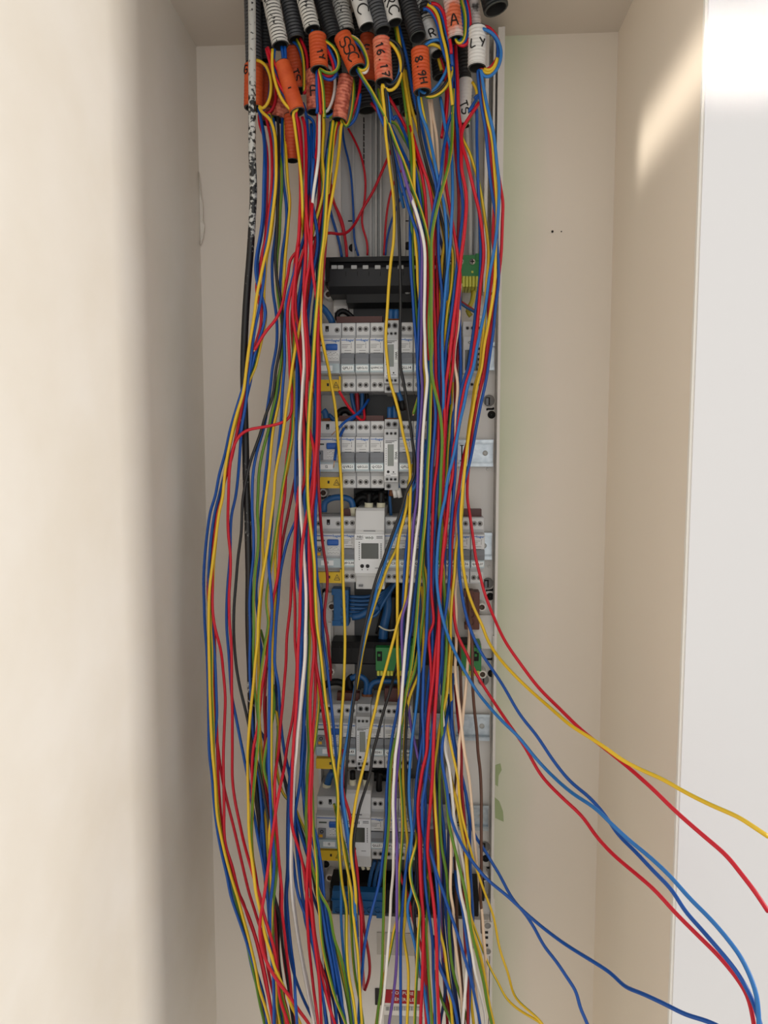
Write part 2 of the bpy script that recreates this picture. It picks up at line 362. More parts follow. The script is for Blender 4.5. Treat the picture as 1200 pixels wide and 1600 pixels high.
# outline of a breaker seen from the side: depth (less is nearer), height
def mprof(yt, ym, h=.041):
    return [(YR-.002-YM, -h), (yt, -h), (yt, -.0225), (ym, -.021), (ym, .0215), (yt, .0225), (yt, h), (YR-.002-YM, h)]
def dev_case(wd, yt=.011, ym=0., name='case', m=None):
    b = MB(); b.prism(mprof(yt, ym), .0002, wd-.0002, 0, .0005)
    b.box(.0012, wd-.0012, yt-.0007, yt+.001, .0262, .0398, 1); b.box(.0012, wd-.0012, yt-.0007, yt+.001, -.0398, -.0262, 1)
    return b.mesh(name, [m or case, caseL])
CASE1, CASE2 = dev_case(MW), dev_case(MW*2)
def boxmesh(name, x0, x1, y0, y1, z0, z1, m, ch=.0003):
    b = MB(); b.box(x0, x1, y0, y1, z0, z1, 0, ch); return b.mesh(name, m)
FACE1 = boxmesh('face_plate', .0008, MW-.0008, -.0012, .001, .0035, .0208, caseL)
LEVER = (lambda b: (b.prism([(.002, -.009), (-.004, -.0098), (-.0062, -.0035), (-.003, .0028), (.002, .0028)], .0006, MW-.0006, 0, .0006), b.mesh('toggle', lever))[1])(MB())
TW = (lambda b: (b.box(.0046, .0129, -.0016, .001, -.0008, .0036, 0), b.box(.0062, .0113, -.0028, -.001, -.0004, .0022, 1), b.mesh('toggle_window', [mat('window_dark', (58, 64, 62), .4), mat('window_green', (50, 96, 80), .4)]))[2])(MB())
HOLD1 = boxmesh('label_holder', .0006, MW-.0006, -.0030, .001, -.0195, -.0098, holder)
PAP1 = boxmesh('label', .0016, MW-.0016, -.0036, -.0028, -.0176, -.0116, paper, .0001)
LINE1 = boxmesh('brand_line', .0012, .0072, -.0015, -.001, .0184, .0192, blueb, 0)
FINE = (lambda b: ([b.box(.0016, random.uniform(.008, .012), -.0014, -.0011, z, z+.0005) for z in (.0132, .0112, .0094)], b.box(.005, .013, -.0014, -.0011, .0062, .0067), [b.box(.0128, .0133, -.0014, -.0011, z, z+.003) for z in (.009, .0125)], b.mesh('fine_print', gtxt))[3])(MB())
def font(body, size, m, name='lettering', align='CENTER'):
    c = bpy.data.curves.new(name, 'FONT'); c.body = body; c.size = size; c.align_x = align; c.align_y = 'CENTER'; c.resolution_u = 1; c.offset = .00009; c.extrude = .00003; c.materials.append(m); return flat(c, name)
BRAND = font('hager', .0042, btxt, 'brand_name')
TXR = (math.pi/2, 0, 0)
def dev_root(name, k, row, label, grp, cat='circuit breaker'):
    return tag(empty(name, (MX0+MW*k, YM, ROWZ[row])), label, cat, grp)
ROWN = ['top', 'second', 'third', 'fourth', 'fifth']
def screws(r, xs, light):
    for x in xs:
        for z in (.0335, -.0335): link('terminal_screw', SCR if light else SCRD, r, (x, .0103, z))
def mcb(k, row, mark, light=True, label=None):
    r = dev_root('circuit_breaker', k, row, label or 'grey circuit breaker marked %s in the %s row' % (mark, ROWN[row]), 'circuit breakers on the rails')
    link('case', CASE1, r); link('face_plate', FACE1, r); link('toggle', LEVER, r); link('toggle_window', TW, r); h = link('label_holder', HOLD1, r)
    link('brand_line', LINE1, r); link('brand_name', BRAND, r, (.0118, -.00155, .0186), TXR); link('fine_print', FINE, r)
    link('label', PAP1, h)
    if mark: link('lettering', font(mark, .0044 if len(mark) < 6 else .0037, ktxt), h, (MW/2, -.0037, -.0146), TXR)
    screws(r, (.0052, .0122), light)
    return r
W2 = MW*2
def rcd(row, mark, light):
    r = dev_root('residual_current_breaker', 0, row, 'two-module residual current breaker with blue button and yellow base, first in the %s row' % ROWN[row], 'residual current breakers', 'circuit breaker')
    link('case', CASE2, r)
    b = MB(); b.box(.0015, W2-.0012, -.0013, .001, -.006, .0208, 0, .0003); link('face_plate', b.mesh('face_plate', caseL), r)
    b = MB(); b.box(.002, .024, -.0018, -.001, .0182, .019); link('brand_line', b.mesh('brand_line', blueb), r)
    link('brand_name', font('hager', .0046, btxt, 'brand_name'), r, (.0295, -.0016, .0184), TXR)
    b = MB(); b.prism([(.001, .0068), (-.0032, .0068), (-.0042, .0085), (-.0042, .0125), (-.0032, .0142), (.001, .0142)], .0175, .0315, 0, .0008); link('test_button', b.mesh('test_button', blueb), r)
    b = MB(); b.box(.0125-.008, .0145, -.002, -.001, .0118, .0135, 0); link('rating_mark', b.mesh('rating_mark', mat('mark_dark', (70, 82, 74), .5)), r)
    b = MB(); b.box(.0035, .0135, -.004, .001, -.0065, .0052, 0, .0006); b.box(.005, .0095, -.0046, -.003, -.0055, -.002, 1); b.lathe((.0085, -.004, .0018), (0, -1, 0), [(0, .0022), (.0003, .0022), (.0003, .0014)], 12, 2)
    link('toggle', b.mesh('toggle', [lever, mat('toggle_amber', (228, 170, 40), .4), hole]), r)
    b = MB(); b.box(.018, .033, -.0018, -.001, .0015, .0045); b.box(.018, .033, -.0018, -.001, -.0035, -.0005); link('rating_plate', b.mesh('rating_plate', [mat('plate_white', (226, 228, 226), .5)]), r)
    b = MB()
    for i in range(7): b.box(.0185+.002*i, .0185+.002*i+random.uniform(.0008, .0016), -.0021, -.0017, .002+.0008*(i % 3), .0026+.0008*(i % 3)); b.box(.0185+.002*i, .0185+.002*i+.0012, -.0021, -.0017, -.003+.0006*(i % 2), -.0024+.0006*(i % 2))
    link('fine_print', b.mesh('fine_print', gtxt), r)
    b = MB(); b.box(.002, W2-.001, -.0035, .001, -.0205, -.009, 0, .0005); h = link('label_holder', b.mesh('label_holder', holder), r)
    b = MB(); b.box(.010, .0255, -.0041, -.0033, -.0178, -.0115, 0, .0001); link('label', b.mesh('label', paper), h)
    if mark: link('lettering', font(mark, .0044, ktxt), h, (.0178, -.0042, -.0146), TXR)
    b = MB(); b.box(.0005, W2-.0008, .0035, .013, -.041, -.0275, 0, .0005); b.box(W2-.0024, W2-.0006, .002, .012, -.041, -.0235, 0, .0003); y = link('yellow_base', b.mesh('yellow_base', yel), r)
    b = MB(); b.box(.0178, .0202, .0031, .0036, -.0352, -.0318)
    for (x0, z0), (x1, z1) in (((.0252, -.0372), (.0288, -.0302)), ((.0288, -.0302), (.0324, -.0372)), ((.0324, -.0372), (.0252, -.0372)), ((.0272, -.0362), (.0288, -.0335)), ((.0288, -.0335), (.0306, -.036))):
        d = Vector((x1-x0, 0, z1-z0)).normalized(); n = Vector((-d.z, 0, d.x))*.0003
        b.add([(x0+n.x, .0033, z0+n.z), (x0-n.x, .0033, z0-n.z), (x1-n.x, .0033, z1-n.z), (x1+n.x, .0033, z1+n.z)], [(0, 1, 2, 3)])
    link('warning_print', b.mesh('warning_print', ktxt), y)
    for x in (.0052, .0298): link('terminal_screw', SCR if light else SCRD, r, (x, .0103, .0325))
    b = MB(); b.box(.0155, .0195, .0098, .0108, .031, .0375); b.box(.0165, .0185, .0094, .01, .0305, .0335, 1); link('test_port', b.mesh('test_port', [hole, lever]), r)
    return r
lcd = mat('lcd_grey', (128, 134, 128), .15); lcdd = mat('lcd_dark', (72, 76, 72), .12); meterw = mat('meter_white', (222, 224, 226), .4)
def meter1(k, row, mark):
    r = dev_root('energy_meter', k, row, 'slim white energy meter marked %s in the %s row' % (mark, ROWN[row]), 'energy meters on the rails', 'meter')
    b = MB(); b.prism([(YR-.002-YM, -.043), (.006, -.043), (.006, -.034), (-.004, -.033), (-.004, .031), (.008, .032), (.008, .043), (YR-.002-YM, .043)], .0001, MW-.0001, 0, .0005); link('case', b.mesh('case', case), r)
    b = MB(); b.box(.0005, MW-.0005, -.0055, -.003, -.026, .018, 0, .0004); link('face_plate', b.mesh('face_plate', meterw), r)
    b = MB(); b.box(.0045, .0118, -.0059, -.005, -.0135, .0125, 0, .0002); link('display', b.mesh('display', lcd), r)
    b = MB(); b.box(.0122, .0168, -.0066, -.005, -.009, .0065, 0, .0001); l = link('label', b.mesh('label', paper), r)
    link('lettering', font(mark, .0042, ktxt), l, (.0145, -.0068, -.001), (math.pi/2, math.pi/2, 0))
    b = MB()
    for x, z, rr in ((.0052, -.0205, .0017), (.0115, -.0208, .0009)): b.lathe((x, -.005, z), (0, -1, 0), [(0, rr), (.0008, rr), (.0009, .0001)], 12, 0)
    b.box(.0022, .0078, -.0057, -.005, -.0248, -.0244); b.box(.009, .0145, -.0057, -.005, -.0233, -.0229)
    for z, w_ in ((.0166, .014), (.0152, .011), (.014, .008)): b.box(.0016, .0016+w_, -.0057, -.005, z, z+.0006)
    for z in range(8): b.box(.0022, .003, -.0057, -.005, -.0115+z*.0026, -.0105+z*.0026)
    link('meter_print', b.mesh('meter_print', ktxt), r)
    for x in (.0038, .0087, .0136):
        link('terminal_screw', SCRS, r, (x, -.0041, .0255)); link('terminal_screw', SCRS, r, (x, -.0041, -.0296))
    for x in (.0048, .0125): link('terminal_screw', SCRD, r, (x, .0075, .037))
    link('terminal_screw', SCRD, r, (.005, .0055, -.0385))
    return r
def meter2(k, row, mark, label):
    r = dev_root('energy_meter', k, row, label, 'energy meters on the rails', 'meter')
    b = MB(); b.prism([(YR-.002-YM, -.048), (.004, -.048), (.002, -.031), (-.004, -.03), (-.004, .024), (-.002, .026), (.004, .049), (.008, .052), (YR-.002-YM, .052)], -.0004, W2+.0004, 0, .0007); link('case', b.mesh('case', caseL), r)
    b = MB(); b.box(-.001, W2+.001, -.0075, -.003, -.0265, .0215, 0, .0006); link('face_plate', b.mesh('face_plate', meterw), r)
    b = MB(); b.box(.0075, .0285, -.008, -.007, -.0085, .0105, 0, .0003); link('display', b.mesh('display', lcdd), r)
    b = MB(); b.box(.0115, .0235, -.0082, -.007, .0145, .0195, 0, .0001); l = link('label', b.mesh('label', paper), r)
    link('lettering', font(mark, .0046, ktxt), l, (.0175, -.0084, .017), TXR)
    link('brand_name', font('PSEC', .0036, ktxt, 'brand_name'), r, (.006, -.0077, .018), TXR)
    b = MB()
    for x in (.0085, .0152): b.lathe((x, -.0073, -.0176), (0, -1, 0), [(0, .0023), (.001, .0023), (.0011, .0001)], 14, 0); b.box(x-.0006, x+.0006, -.0078, -.0073, -.0225, -.0215)
    for z in (.0185, .0165): b.box(.026, .0335, -.0077, -.0072, z, z+.0007)
    b.box(.0008, .009, -.0077, -.0072, .0152, .0158)
    for i in range(9): b.box(.0045, .0056, -.0077, -.0072, -.01+i*.0026, -.0088+i*.0026); b.box(.031, .0322, -.0077, -.0072, -.0085+i*.0022, -.0073+i*.0022)
    b.box(.024, .030, -.0077, -.0072, -.0203, -.0198)
    link('meter_print', b.mesh('meter_print', ktxt), r)
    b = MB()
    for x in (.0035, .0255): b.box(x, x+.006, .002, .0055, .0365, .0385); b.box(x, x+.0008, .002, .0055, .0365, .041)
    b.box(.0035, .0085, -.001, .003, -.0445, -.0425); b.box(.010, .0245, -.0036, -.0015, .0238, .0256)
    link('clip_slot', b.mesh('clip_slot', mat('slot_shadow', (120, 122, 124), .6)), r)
    return r
rcd(0, '', True); mcb(2, 0, 'QPL11'); mcb(3, 0, 'QECL12'); mcb(4, 0, 'QVMC13'); meter1(5, 0, 'WH1'); mcb(6, 0, 'QLL14'); mcb(7, 0, 'QPL15')
rcd(1, 'I2', True); mcb(2, 1, 'QVR21'); mcb(3, 1, 'QECL22'); mcb(4, 1, 'QCI23'); meter1(5, 1, 'WH2'); mcb(6, 1, 'QPL24'); mcb(7, 1, 'QPL25')
rcd(2, 'I3', True); mcb(2, 2, 'QECL34'); meter2(3, 2, 'WH3', 'wide white energy meter marked WH3 with a dark display'); mcb(5, 2, 'QMC35')
for k, s_ in ((6, 'QPL35'), (7, 'QPL38'), (8, 'QPL39'), (9, 'QVR36'), (10, 'QPL36'), (11, 'QCEL37')): mcb(k, 2, s_)
rcd(3, 'I4', False); mcb(2, 3, 'QLL43', False); meter1(3, 3, 'WH4'); mcb(4, 3, 'QSS41', False); mcb(5, 3, 'QSS42', False); mcb(6, 3, 'QLL44', False)
rcd(4, 'I5', False); meter2(2, 4, 'WH5', 'wide white energy meter half hidden by wires in the fifth row'); mcb(4, 4, 'QLL51', False); mcb(5, 4, 'QPL52', False); mcb(6, 4, 'QPL53', False); mcb(7, 4, 'QPL54', False)
# contactor at the right of the top row
r = dev_root('contactor', 10.35, 0, 'pale grey contactor with dark window at the right of the top row', None, 'contactor')
b = MB(); b.prism(mprof(.011, 0), .0002, .0235, 0, .0006); link('case', b.mesh('case', caseL), r)
b = MB(); b.box(.003, .0175, -.0015, .001, -.018, .006, 0, .0003); link('window', b.mesh('window', lcdd), r)
b = MB(); [b.box(.018, .0225, -.0016, .001, .006-i*.0062, .0085-i*.0062) for i in range(5)]; link('vent_bar', b.mesh('vent_bar', ktxt), r)
link('lettering', font('CO14', .0044, ktxt), r, (.0115, -.0004, .0145), TXR)
for x in (.006, .012, .019):
    for z in (.0335, -.0335): link('terminal_screw', SCRS, r, (x, .0103, z))

# comb busbars along the row tops
brown = mat('busbar_brown', (78, 30, 22), .4); cu = mat('copper_brown', (128, 76, 44), .45); bluei = mat('insulation_blue', (34, 92, 150), .4); blk = mat('insulation_black', (14, 14, 15), .45, spec=.3)
for n, (x0, x1, ya, yb) in enumerate(((526, 598, 497, 505), (530, 600, 651, 661), (537, 559, 796, 808), (722, 752, 796, 808), (527, 562, 1082, 1103), (601, 634, 1075, 1103))):
    p, q = P(x0, ya, .89), P(x1, yb, .89); t = empty('comb_busbar', (p.x, .89, q.z))
    tag(t, 'brown comb busbar above %s' % ('the top row of breakers', 'the second row of breakers', 'QECL34 left of the WH3 meter', 'QCEL37 at the right of the third row', 'the fourth row near the left', 'QSS42 in the fourth row')[n], 'busbar', 'comb busbars')
    b = MB(); b.box(0, q.x-p.x, -.004, .006, .0004, p.z-q.z+.001, 0, .0005); link('bar', b.mesh('bar', brown), t)
    b = MB(); x = .003
    while x < q.x-p.x-.003: b.box(x, x+.0025, -.001, .002, -.004, .001); x += .00875
    link('tooth', b.mesh('tooth', cu), t)['kind'] = 'stuff'
# short cable tails with sleeves at the terminals
def tail(pts, Y, r, m, label, tipm=None, tip=.012, Y2=None, cat='cable', name='cable_tail', grp='short cable tails between the rows'):
    W = [P(x, y, Y+(0 if Y2 is None else (Y2-Y)*i/max(1, len(pts)-1))) for i, (x, y) in enumerate(pts)]
    C = [Vector(c) for c in catmull([tuple(p) for p in W], .004)]
    b = MB(); b.tube(C, r, 10); o = b.build(name, m); tag(o, label, cat, grp)
    if tipm:
        d = (C[-1]-C[-2]).normalized(); b = MB(); b.lathe(C[-1]-d*tip*.5, d, [(0, r*1.15), (0, r*1.3), (tip, r*1.25), (tip, r*.6)], 12, 0); b.build('sleeve_end', tipm, o)
    return o
ivory = mat('ferrule_ivory', (226, 222, 196), .4)
tail([(500, 478), (508, 485), (516, 497), (520, 506)], .90, .0042, bluei, 'blue cable stub left of the brown busbar, top row')
tail([(528, 500), (527, 491), (536, 486), (552, 498), (556, 506)], .905, .0034, blk, 'black cable stub bent over the brown busbar, top row')
tail([(611, 484), (611, 508)], .885, .0036, bluei, 'blue stub into the top of meter WH1, left one', cu, .014); tail([(619, 484), (619, 508)], .885, .0036, bluei, 'blue stub into the top of meter WH1, right one', cu, .014)
tail([(505, 641), (508, 645), (510, 662)], .895, .0042, bluei, 'blue cable stub at the left end of the second row', cu, .013); tail([(513, 648), (524, 658), (536, 664)], .90, .003, bluei, 'thin blue link beside the second row busbar')
tail([(528, 652), (532, 643), (542, 641), (553, 652), (560, 664)], .905, .0045, blk, 'black cable stub arched over the second row busbar', cu, .01)
tail([(609, 636), (609, 662)], .885, .0034, bluei, 'blue stub into the top of meter WH2, left one', cu, .014); tail([(617, 634), (617, 662)], .885, .0034, bluei, 'blue stub into the top of meter WH2, right one', cu, .014)
tail([(506, 800), (508, 785), (520, 778), (540, 778), (549, 783), (552, 800)], .89, .004, bluei, 'thick blue cable arched above the third row at left', ivory, .012)
tail([(552, 800), (556, 784), (566, 776), (580, 781), (590, 775), (606, 778)], .905, .005, blk, 'black cable looping behind the WH3 meter, lower one'); tail([(558, 777), (570, 772), (592, 773), (606, 766)], .908, .0055, blk, 'black cable looping behind the WH3 meter, upper one')
tail([(577, 770), (576, 798)], .885, .0042, blk, 'black cable with ivory ferrule, left one above meter WH3', ivory, .02); tail([(596, 768), (595, 798)], .885, .0042, blk, 'black cable with ivory ferrule, right one above meter WH3', ivory, .02)
tail([(608, 745), (609, 776), (611, 806)], .895, .002, bluei, 'thin blue wire right of the WH3 ferrules'); tail([(614, 744), (612, 775)], .89, .004, cu, 'brown sleeved cable below meter WH2', None)
for i, (x, l) in enumerate(((613, 'left'), (620, 'right'))):
    tail([(x, 750), (x+2, 760), (x+4, 770)], .872, .0022, bluei, 'blue wire with white ferrule under meter WH2, %s one' % l, mat('ferrule_white', (232, 232, 230), .4), .012)
for i, (x, l) in enumerate(((611, 'left'), (619, 'right'))):
    tail([(x, 594), (x+1, 606), (x+7, 622), (x+10, 634)], .872, .0028, bluei if i else cu, '%s cable under meter WH1' % ('blue' if i else 'brown'), blk, .012)
for i, x in enumerate((549, 557, 565, 572)):
    tail([(x, 606), (x+1, 622), (x+(2-i)*3, 645), (x+(3-i)*3, 660)], .905, .0026, (bluei, mat('insulation_red', (170, 24, 44), .4), bluei, blk)[i], '%s cable rising behind the second row, %s from left' % (('blue', 'red', 'blue', 'black')[i], ordinal(i+1)))
for i in range(6):
    y = 932+i*6
    tail([(546, y), (566, y+1), (585, y-2+i*.5), (600, 925+i*3), (622, 905)], .912-.002*i, .0022, bluei, '%s of the thin blue wires fanned from the blue terminal strip' % ordinal(i+1))
tail([(550, 964), (562, 962), (575, 955), (592, 948)], .9, .0046, bluei, 'thick blue cable with ivory ferrule at the blue terminal strip', None)
tail([(604, 925), (606, 950), (600, 980), (598, 1010), (596, 1060)], .918, .0062, bluei, 'thick blue cable running down behind the middle terminal bar')
tail([(615, 930), (614, 955), (612, 985), (610, 1010)], .922, .0075, blk, 'thick black cable beside the thick blue one, above the middle terminal bar')
b = MB(); C = [P(x, y, .905) for x, y in ((592, 978), (600, 983), (610, 985), (620, 983))]; b.tube([Vector(c) for c in catmull([tuple(c) for c in C], .003)], .0011, 6); tag(b.build('cable_tie', ivory), 'pale cable tie round the thick blue and black cables', 'cable tie')
for i in range(5):
    tail([(612+i*4, 912), (606+i*6, 930), (596+i*9, 960), (588+i*10, 990)], .925, .0018, blk, '%s of the thin black wires behind meter WH3' % ordinal(i+1))
tail([(548, 1060), (560, 1056), (572, 1064), (570, 1092)], .9, .0036, bluei, 'blue cable into the fourth row meter, left one', cu, .014); tail([(640, 1066), (610, 1064), (585, 1066), (578, 1074), (577, 1092)], .9, .0036, bluei, 'blue cable into the fourth row meter, right one', cu, .014)
tail([(552, 1058), (546, 1062), (548, 1078), (560, 1100)], .905, .0052, blk, 'thick black cable bent above the fourth row'); tail([(505, 1072), (518, 1066), (536, 1068), (545, 1085)], .91, .0046, blk, 'black cable above the left of the fourth row')
tail([(551, 1205), (551, 1226)], .885, .0036, blk, 'black cable with ivory ferrule above the fifth row meter, left one', ivory, .016); tail([(572, 1205), (572, 1226)], .885, .0036, blk, 'black cable with ivory ferrule above the fifth row meter, right one', ivory, .016)
tail([(594, 1206), (592, 1230), (594, 1246)], .892, .004, blk, 'black cable entering breaker QLL51 from above'); tail([(520, 1205), (514, 1216), (510, 1232)], .9, .0045, bluei, 'blue cable above the fifth row at left', ivory, .014)
tail([(540, 1212), (560, 1214), (600, 1212), (640, 1214)], .925, .008, blk, 'thick black cable lying behind the fifth row')
for i, (x, l) in enumerate(((578, 'left'), (586, 'middle'), (594, 'right'))):
    tail([(x+8, 1345), (x+2, 1365), (x-2, 1388), (x-4, 1400)], .9, .0026, bluei, 'blue wire into the lower blue terminal block, %s one' % l, mat('sleeve_green', (30, 110, 90), .4), .012)
for i, x in enumerate((566, 574)):
    tail([(x-2, 1345), (x, 1352), (x+2, 1358)], .872, .0022, ivory, 'white ferrule under the fifth row meter, %s one' % ('left', 'right')[i])

# ------------------------------------------------------------------ terminal bars
green = mat('earth_green', (34, 128, 58), .4); lime = mat('earth_yellow', (206, 208, 70), .4)
def wbox(b, px0, py0, px1, py1, Y0, Y1, mi=0, ch=.0004):
    p, q = P(px0, py0, Y0), P(px1, py1, Y0); b.box(p.x, q.x, Y0, Y1, q.z, p.z, mi, ch); return p, q
t = tag(empty('terminal_bar', P(510, 450, .90)), 'black terminal bar holder above the top row of breakers', 'terminal bar', 'black terminal bars')
def tpart(b, name, m): b.v = [tuple(Vector(v)-t.location) for v in b.v]; return b.build(name, m, t)
b = MB(); p, q = P(512, 406, .885), P(720, 450, .885)
b.prism([(.93, q.z-.004), (.893, q.z-.004), (.889, q.z), (.885, q.z+.004), (.885, p.z-.010), (.893, p.z), (.93, p.z)], p.x, q.x, 0, .001); tpart(b, 'body', mat('black_holder', (30, 31, 34), .45, spec=.35))
b = MB(); wbox(b, 509, 402, 722, 406, .888, .93); wbox(b, 508, 404, 515, 440, .884, .92); tpart(b, 'top_lip', dark)
for x in (522, 532, 553, 571, 590, 608, 626, 645, 662, 680, 698):
    b = MB(); wbox(b, x-4.5, 414.5, x+4.5, 420, .8835, .886); tpart(b, 'slot', mat('slot_pale', (170, 172, 172), .5))
for x in (540, 558, 576, 594, 612, 630, 648, 666): b = MB(); wbox(b, x, 424, x+.8, 431, .8845, .886); tpart(b, 'seam', dark)
b = MB(); wbox(b, 541, 451, 722, 471, .893, .93); wbox(b, 508, 440, 522, 446, .89, .92); tpart(b, 'foot', dark)
b = MB(); c = P(637, 455, .8925); b.lathe(c, (0, -1, 0), [(0, .0042), (.0006, .0042), (.0007, .0001)], 6, 0); tpart(b, 'bolt_head', mat('bolt_grey', (130, 132, 134), .4))
b = MB(); wbox(b, 505.5, 399, 509, 437, .886, .92); tpart(b, 'end_plate', white)
def earth(px0, px1, ya, ym, yb, label, Y=.878):
    t = tag(empty('earth_terminal_block', P(px0, yb, Y)), label, 'terminal block', 'green earth terminal blocks')
    def tp(b, name, m): b.v = [tuple(Vector(v)-t.location) for v in b.v]; return b.build(name, m, t)
    b = MB(); wbox(b, px0, ya, px1, ym, Y, .93); wbox(b, px1-7, ya-3, px1, ya+8, Y-.001, .92); tp(b, 'body', green)
    b = MB(); n = max(3, int((px1-px0)/5.5)); st = (px1-px0-4)/n
    for i in range(n): wbox(b, px0+2+i*st, ym-.5, px0+2+(i+.82)*st, yb, Y-.0015, .91)
    tp(b, 'clamp_row', lime)
    return tp
tp = earth(700, 750, 399, 432, 448, 'green earth terminal block with screw at the right end of the upper black bar')
for x in (738, 720, 706):
    b = MB(); c = P(x, 409, .8775); b.lathe(c, (0, -1, 0), [(-.002, .0036), (.0012, .0034), (.0014, .0001)], 12, 0); b.box(c.x-.0006, c.x+.0006, .8755, .877, c.z-.0024, c.z+.0024, 1); b.box(c.x-.0024, c.x+.0024, .8755, .877, c.z-.0006, c.z+.0006, 1); tp(b, 'clamp_screw', [mat('screw_bright', (200, 200, 196), .3, .6), hole])
b = MB(); c = P(738, 425, .8775); b.box(c.x-.0012, c.x+.0012, .877, .879, c.z-.0012, c.z+.0012); tp(b, 'clamp_mark', lime)
t = tag(empty('terminal_bar', P(518, 1042, .90)), 'black terminal bar below the third row carrying green earth blocks', 'terminal bar', 'black terminal bars')
b = MB(); p, q = P(517, 1004, .893), P(752, 1042, .893); b.prism([(.93, q.z), (.895, q.z), (.893, q.z+.002), (.893, p.z-.007), (.899, p.z), (.93, p.z)], p.x, q.x, 0, .001); tpart(b, 'body', dark)
for x in range(530, 745, 18): b = MB(); wbox(b, x, 1010, x+1, 1030, .8922, .894); tpart(b, 'seam', mat('seam_black', (46, 46, 48), .5))
for px0, px1, l in ((587, 648, 'green earth terminal block near the middle of the lower black bar'), (717, 752, 'green earth terminal block at the right end of the lower black bar')):
    tp = earth(px0, px1, 1012, 1049, 1056, l, .884)
    for x in ((593,) if px0 < 600 else (744,)):
        b = MB(); wbox(b, x-4, 1018, x+4, 1033, .8832, .885); wbox(b, x-2.6, 1022, x+1.5, 1026, .8824, .884, 1); tp(b, 'release_slot', [hole, green])
t = tag(empty('terminal_bar', P(516, 1432, .90)), 'black terminal bar at the bottom carrying the blue neutral block', 'terminal bar', 'black terminal bars')
b = MB(); p, q = P(515, 1382, .895), P(748, 1432, .895); b.prism([(.93, q.z), (.895, q.z), (.895, p.z-.005), (.902, p.z), (.93, p.z)], p.x, q.x, 0, .001); wbox(b, 738, 1384, 757, 1408, .893, .92); tpart(b, 'body', dark)
for x in (610, 622, 634, 646): b = MB(); wbox(b, x, 1402, x+2, 1428, .8942, .896); tpart(b, 'seam', mat('seam_black', (46, 46, 48), .5))
def neutral(name, px0, py0, px1, py1, m, holes, label, Y, vertical):
    t = tag(empty(name, P(px0, py1, Y)), label, 'terminal block')
    def tp(b, nm, mm): b.v = [tuple(Vector(v)-t.location) for v in b.v]; return b.build(nm, mm, t)
    b = MB(); wbox(b, px0, py0, px1, py1, Y, .925, 0, .0008)
    if vertical: wbox(b, px0-3, py0-2, px0+12, py0+8, Y-.001, .92); wbox(b, px0-2, py1-8, px0+12, py1, Y-.001, .92)
    else: wbox(b, px0-2, py0+14, px1, py0+18, Y-.002, .92); wbox(b, px1-9, py1-4, px1, py1+5, Y-.001, .92)
    tp(b, 'body', m)
    for x, y in holes:
        b = MB(); c = P(x, y, Y); b.lathe((c.x, Y+.0005, c.z), (0, -1, 0), [(0, .0042), (.0018, .0042), (.0018, .0034), (.0002, .0032, 1), (.0001, .0001, 1)], 14, 0); tp(b, 'wire_entry', [m, hole])
nb = mat('neutral_blue', (24, 98, 158), .4); nbr = mat('terminal_brown', (98, 50, 34), .45)
neutral('neutral_terminal_block', 519, 1392, 597, 1430, nb, [(528, 1422), (540, 1422), (552, 1422), (567, 1422), (578, 1422), (590, 1422)], 'blue neutral terminal block on the bottom black bar', .886, False)
neutral('terminal_strip', 521, 922, 545, 978, nb, [(537, 934), (537, 946), (537, 958), (537, 970)], 'small upright blue terminal strip at the left below the third row', .902, True)
neutral('terminal_strip', 728, 925, 749, 984, nbr, [(736, 936), (736, 948), (736, 960), (736, 972)], 'small upright brown terminal strip at the right below the third row', .905, True)
tail([(736, 494), (731, 486), (738, 470), (740, 448)], .9, .003, mat('earth_jacket', (196, 186, 60), .4), 'thick yellow-green earth cable below the upper green block')
for i, (c_, m_) in enumerate((('red', mat('insulation_red', (170, 24, 44), .4)), ('blue', bluei))):
    tail([(718, 470+3*i), (730, 478+3*i), (742, 486+2*i), (748, 494)], .895-.004*i, .0016, m_, 'thin %s wire above the contactor' % c_, mat('ferrule_white', (232, 232, 230), .4), .008)

# ------------------------------------------------------------------ conduits and marker sleeves
corr = mat('conduit_black', (42, 43, 46), .5); corrg = mat('conduit_grey', (84, 86, 90), .5); inner = mat('conduit_bore', (16, 16, 17), .8)
def painted(name, base, paint, lo, hi, scale):
    return mat(name, paint, .55, noise=(base, paint, lo, hi), nscale=scale)
pw = painted('white_paint_on_conduit', (58, 58, 60), (226, 224, 218), .37, .40, 160); pw2 = painted('scuffed_white_paint', (52, 52, 54), (214, 212, 206), .46, .52, 80)
org = painted('orange_paint', (204, 78, 34), (222, 98, 46), .3, .7, 60); orgd = painted('orange_paint_deep', (190, 70, 30), (206, 84, 38), .3, .7, 60); sal = painted('salmon_paint', (176, 84, 66), (226, 130, 104), .42, .56, 160); orgp = painted('orange_white_paint', (222, 112, 74), (226, 206, 200), .42, .62, 50)
whs = mat('white_tape', (230, 229, 226), .45)
ink = mat('marker_ink', (26, 24, 24), .5)
groove_dark = mat('groove_bare_and_shade', (26, 26, 28), .7)  # bare grooves on white-painted conduits, painted shade in grey and black ones
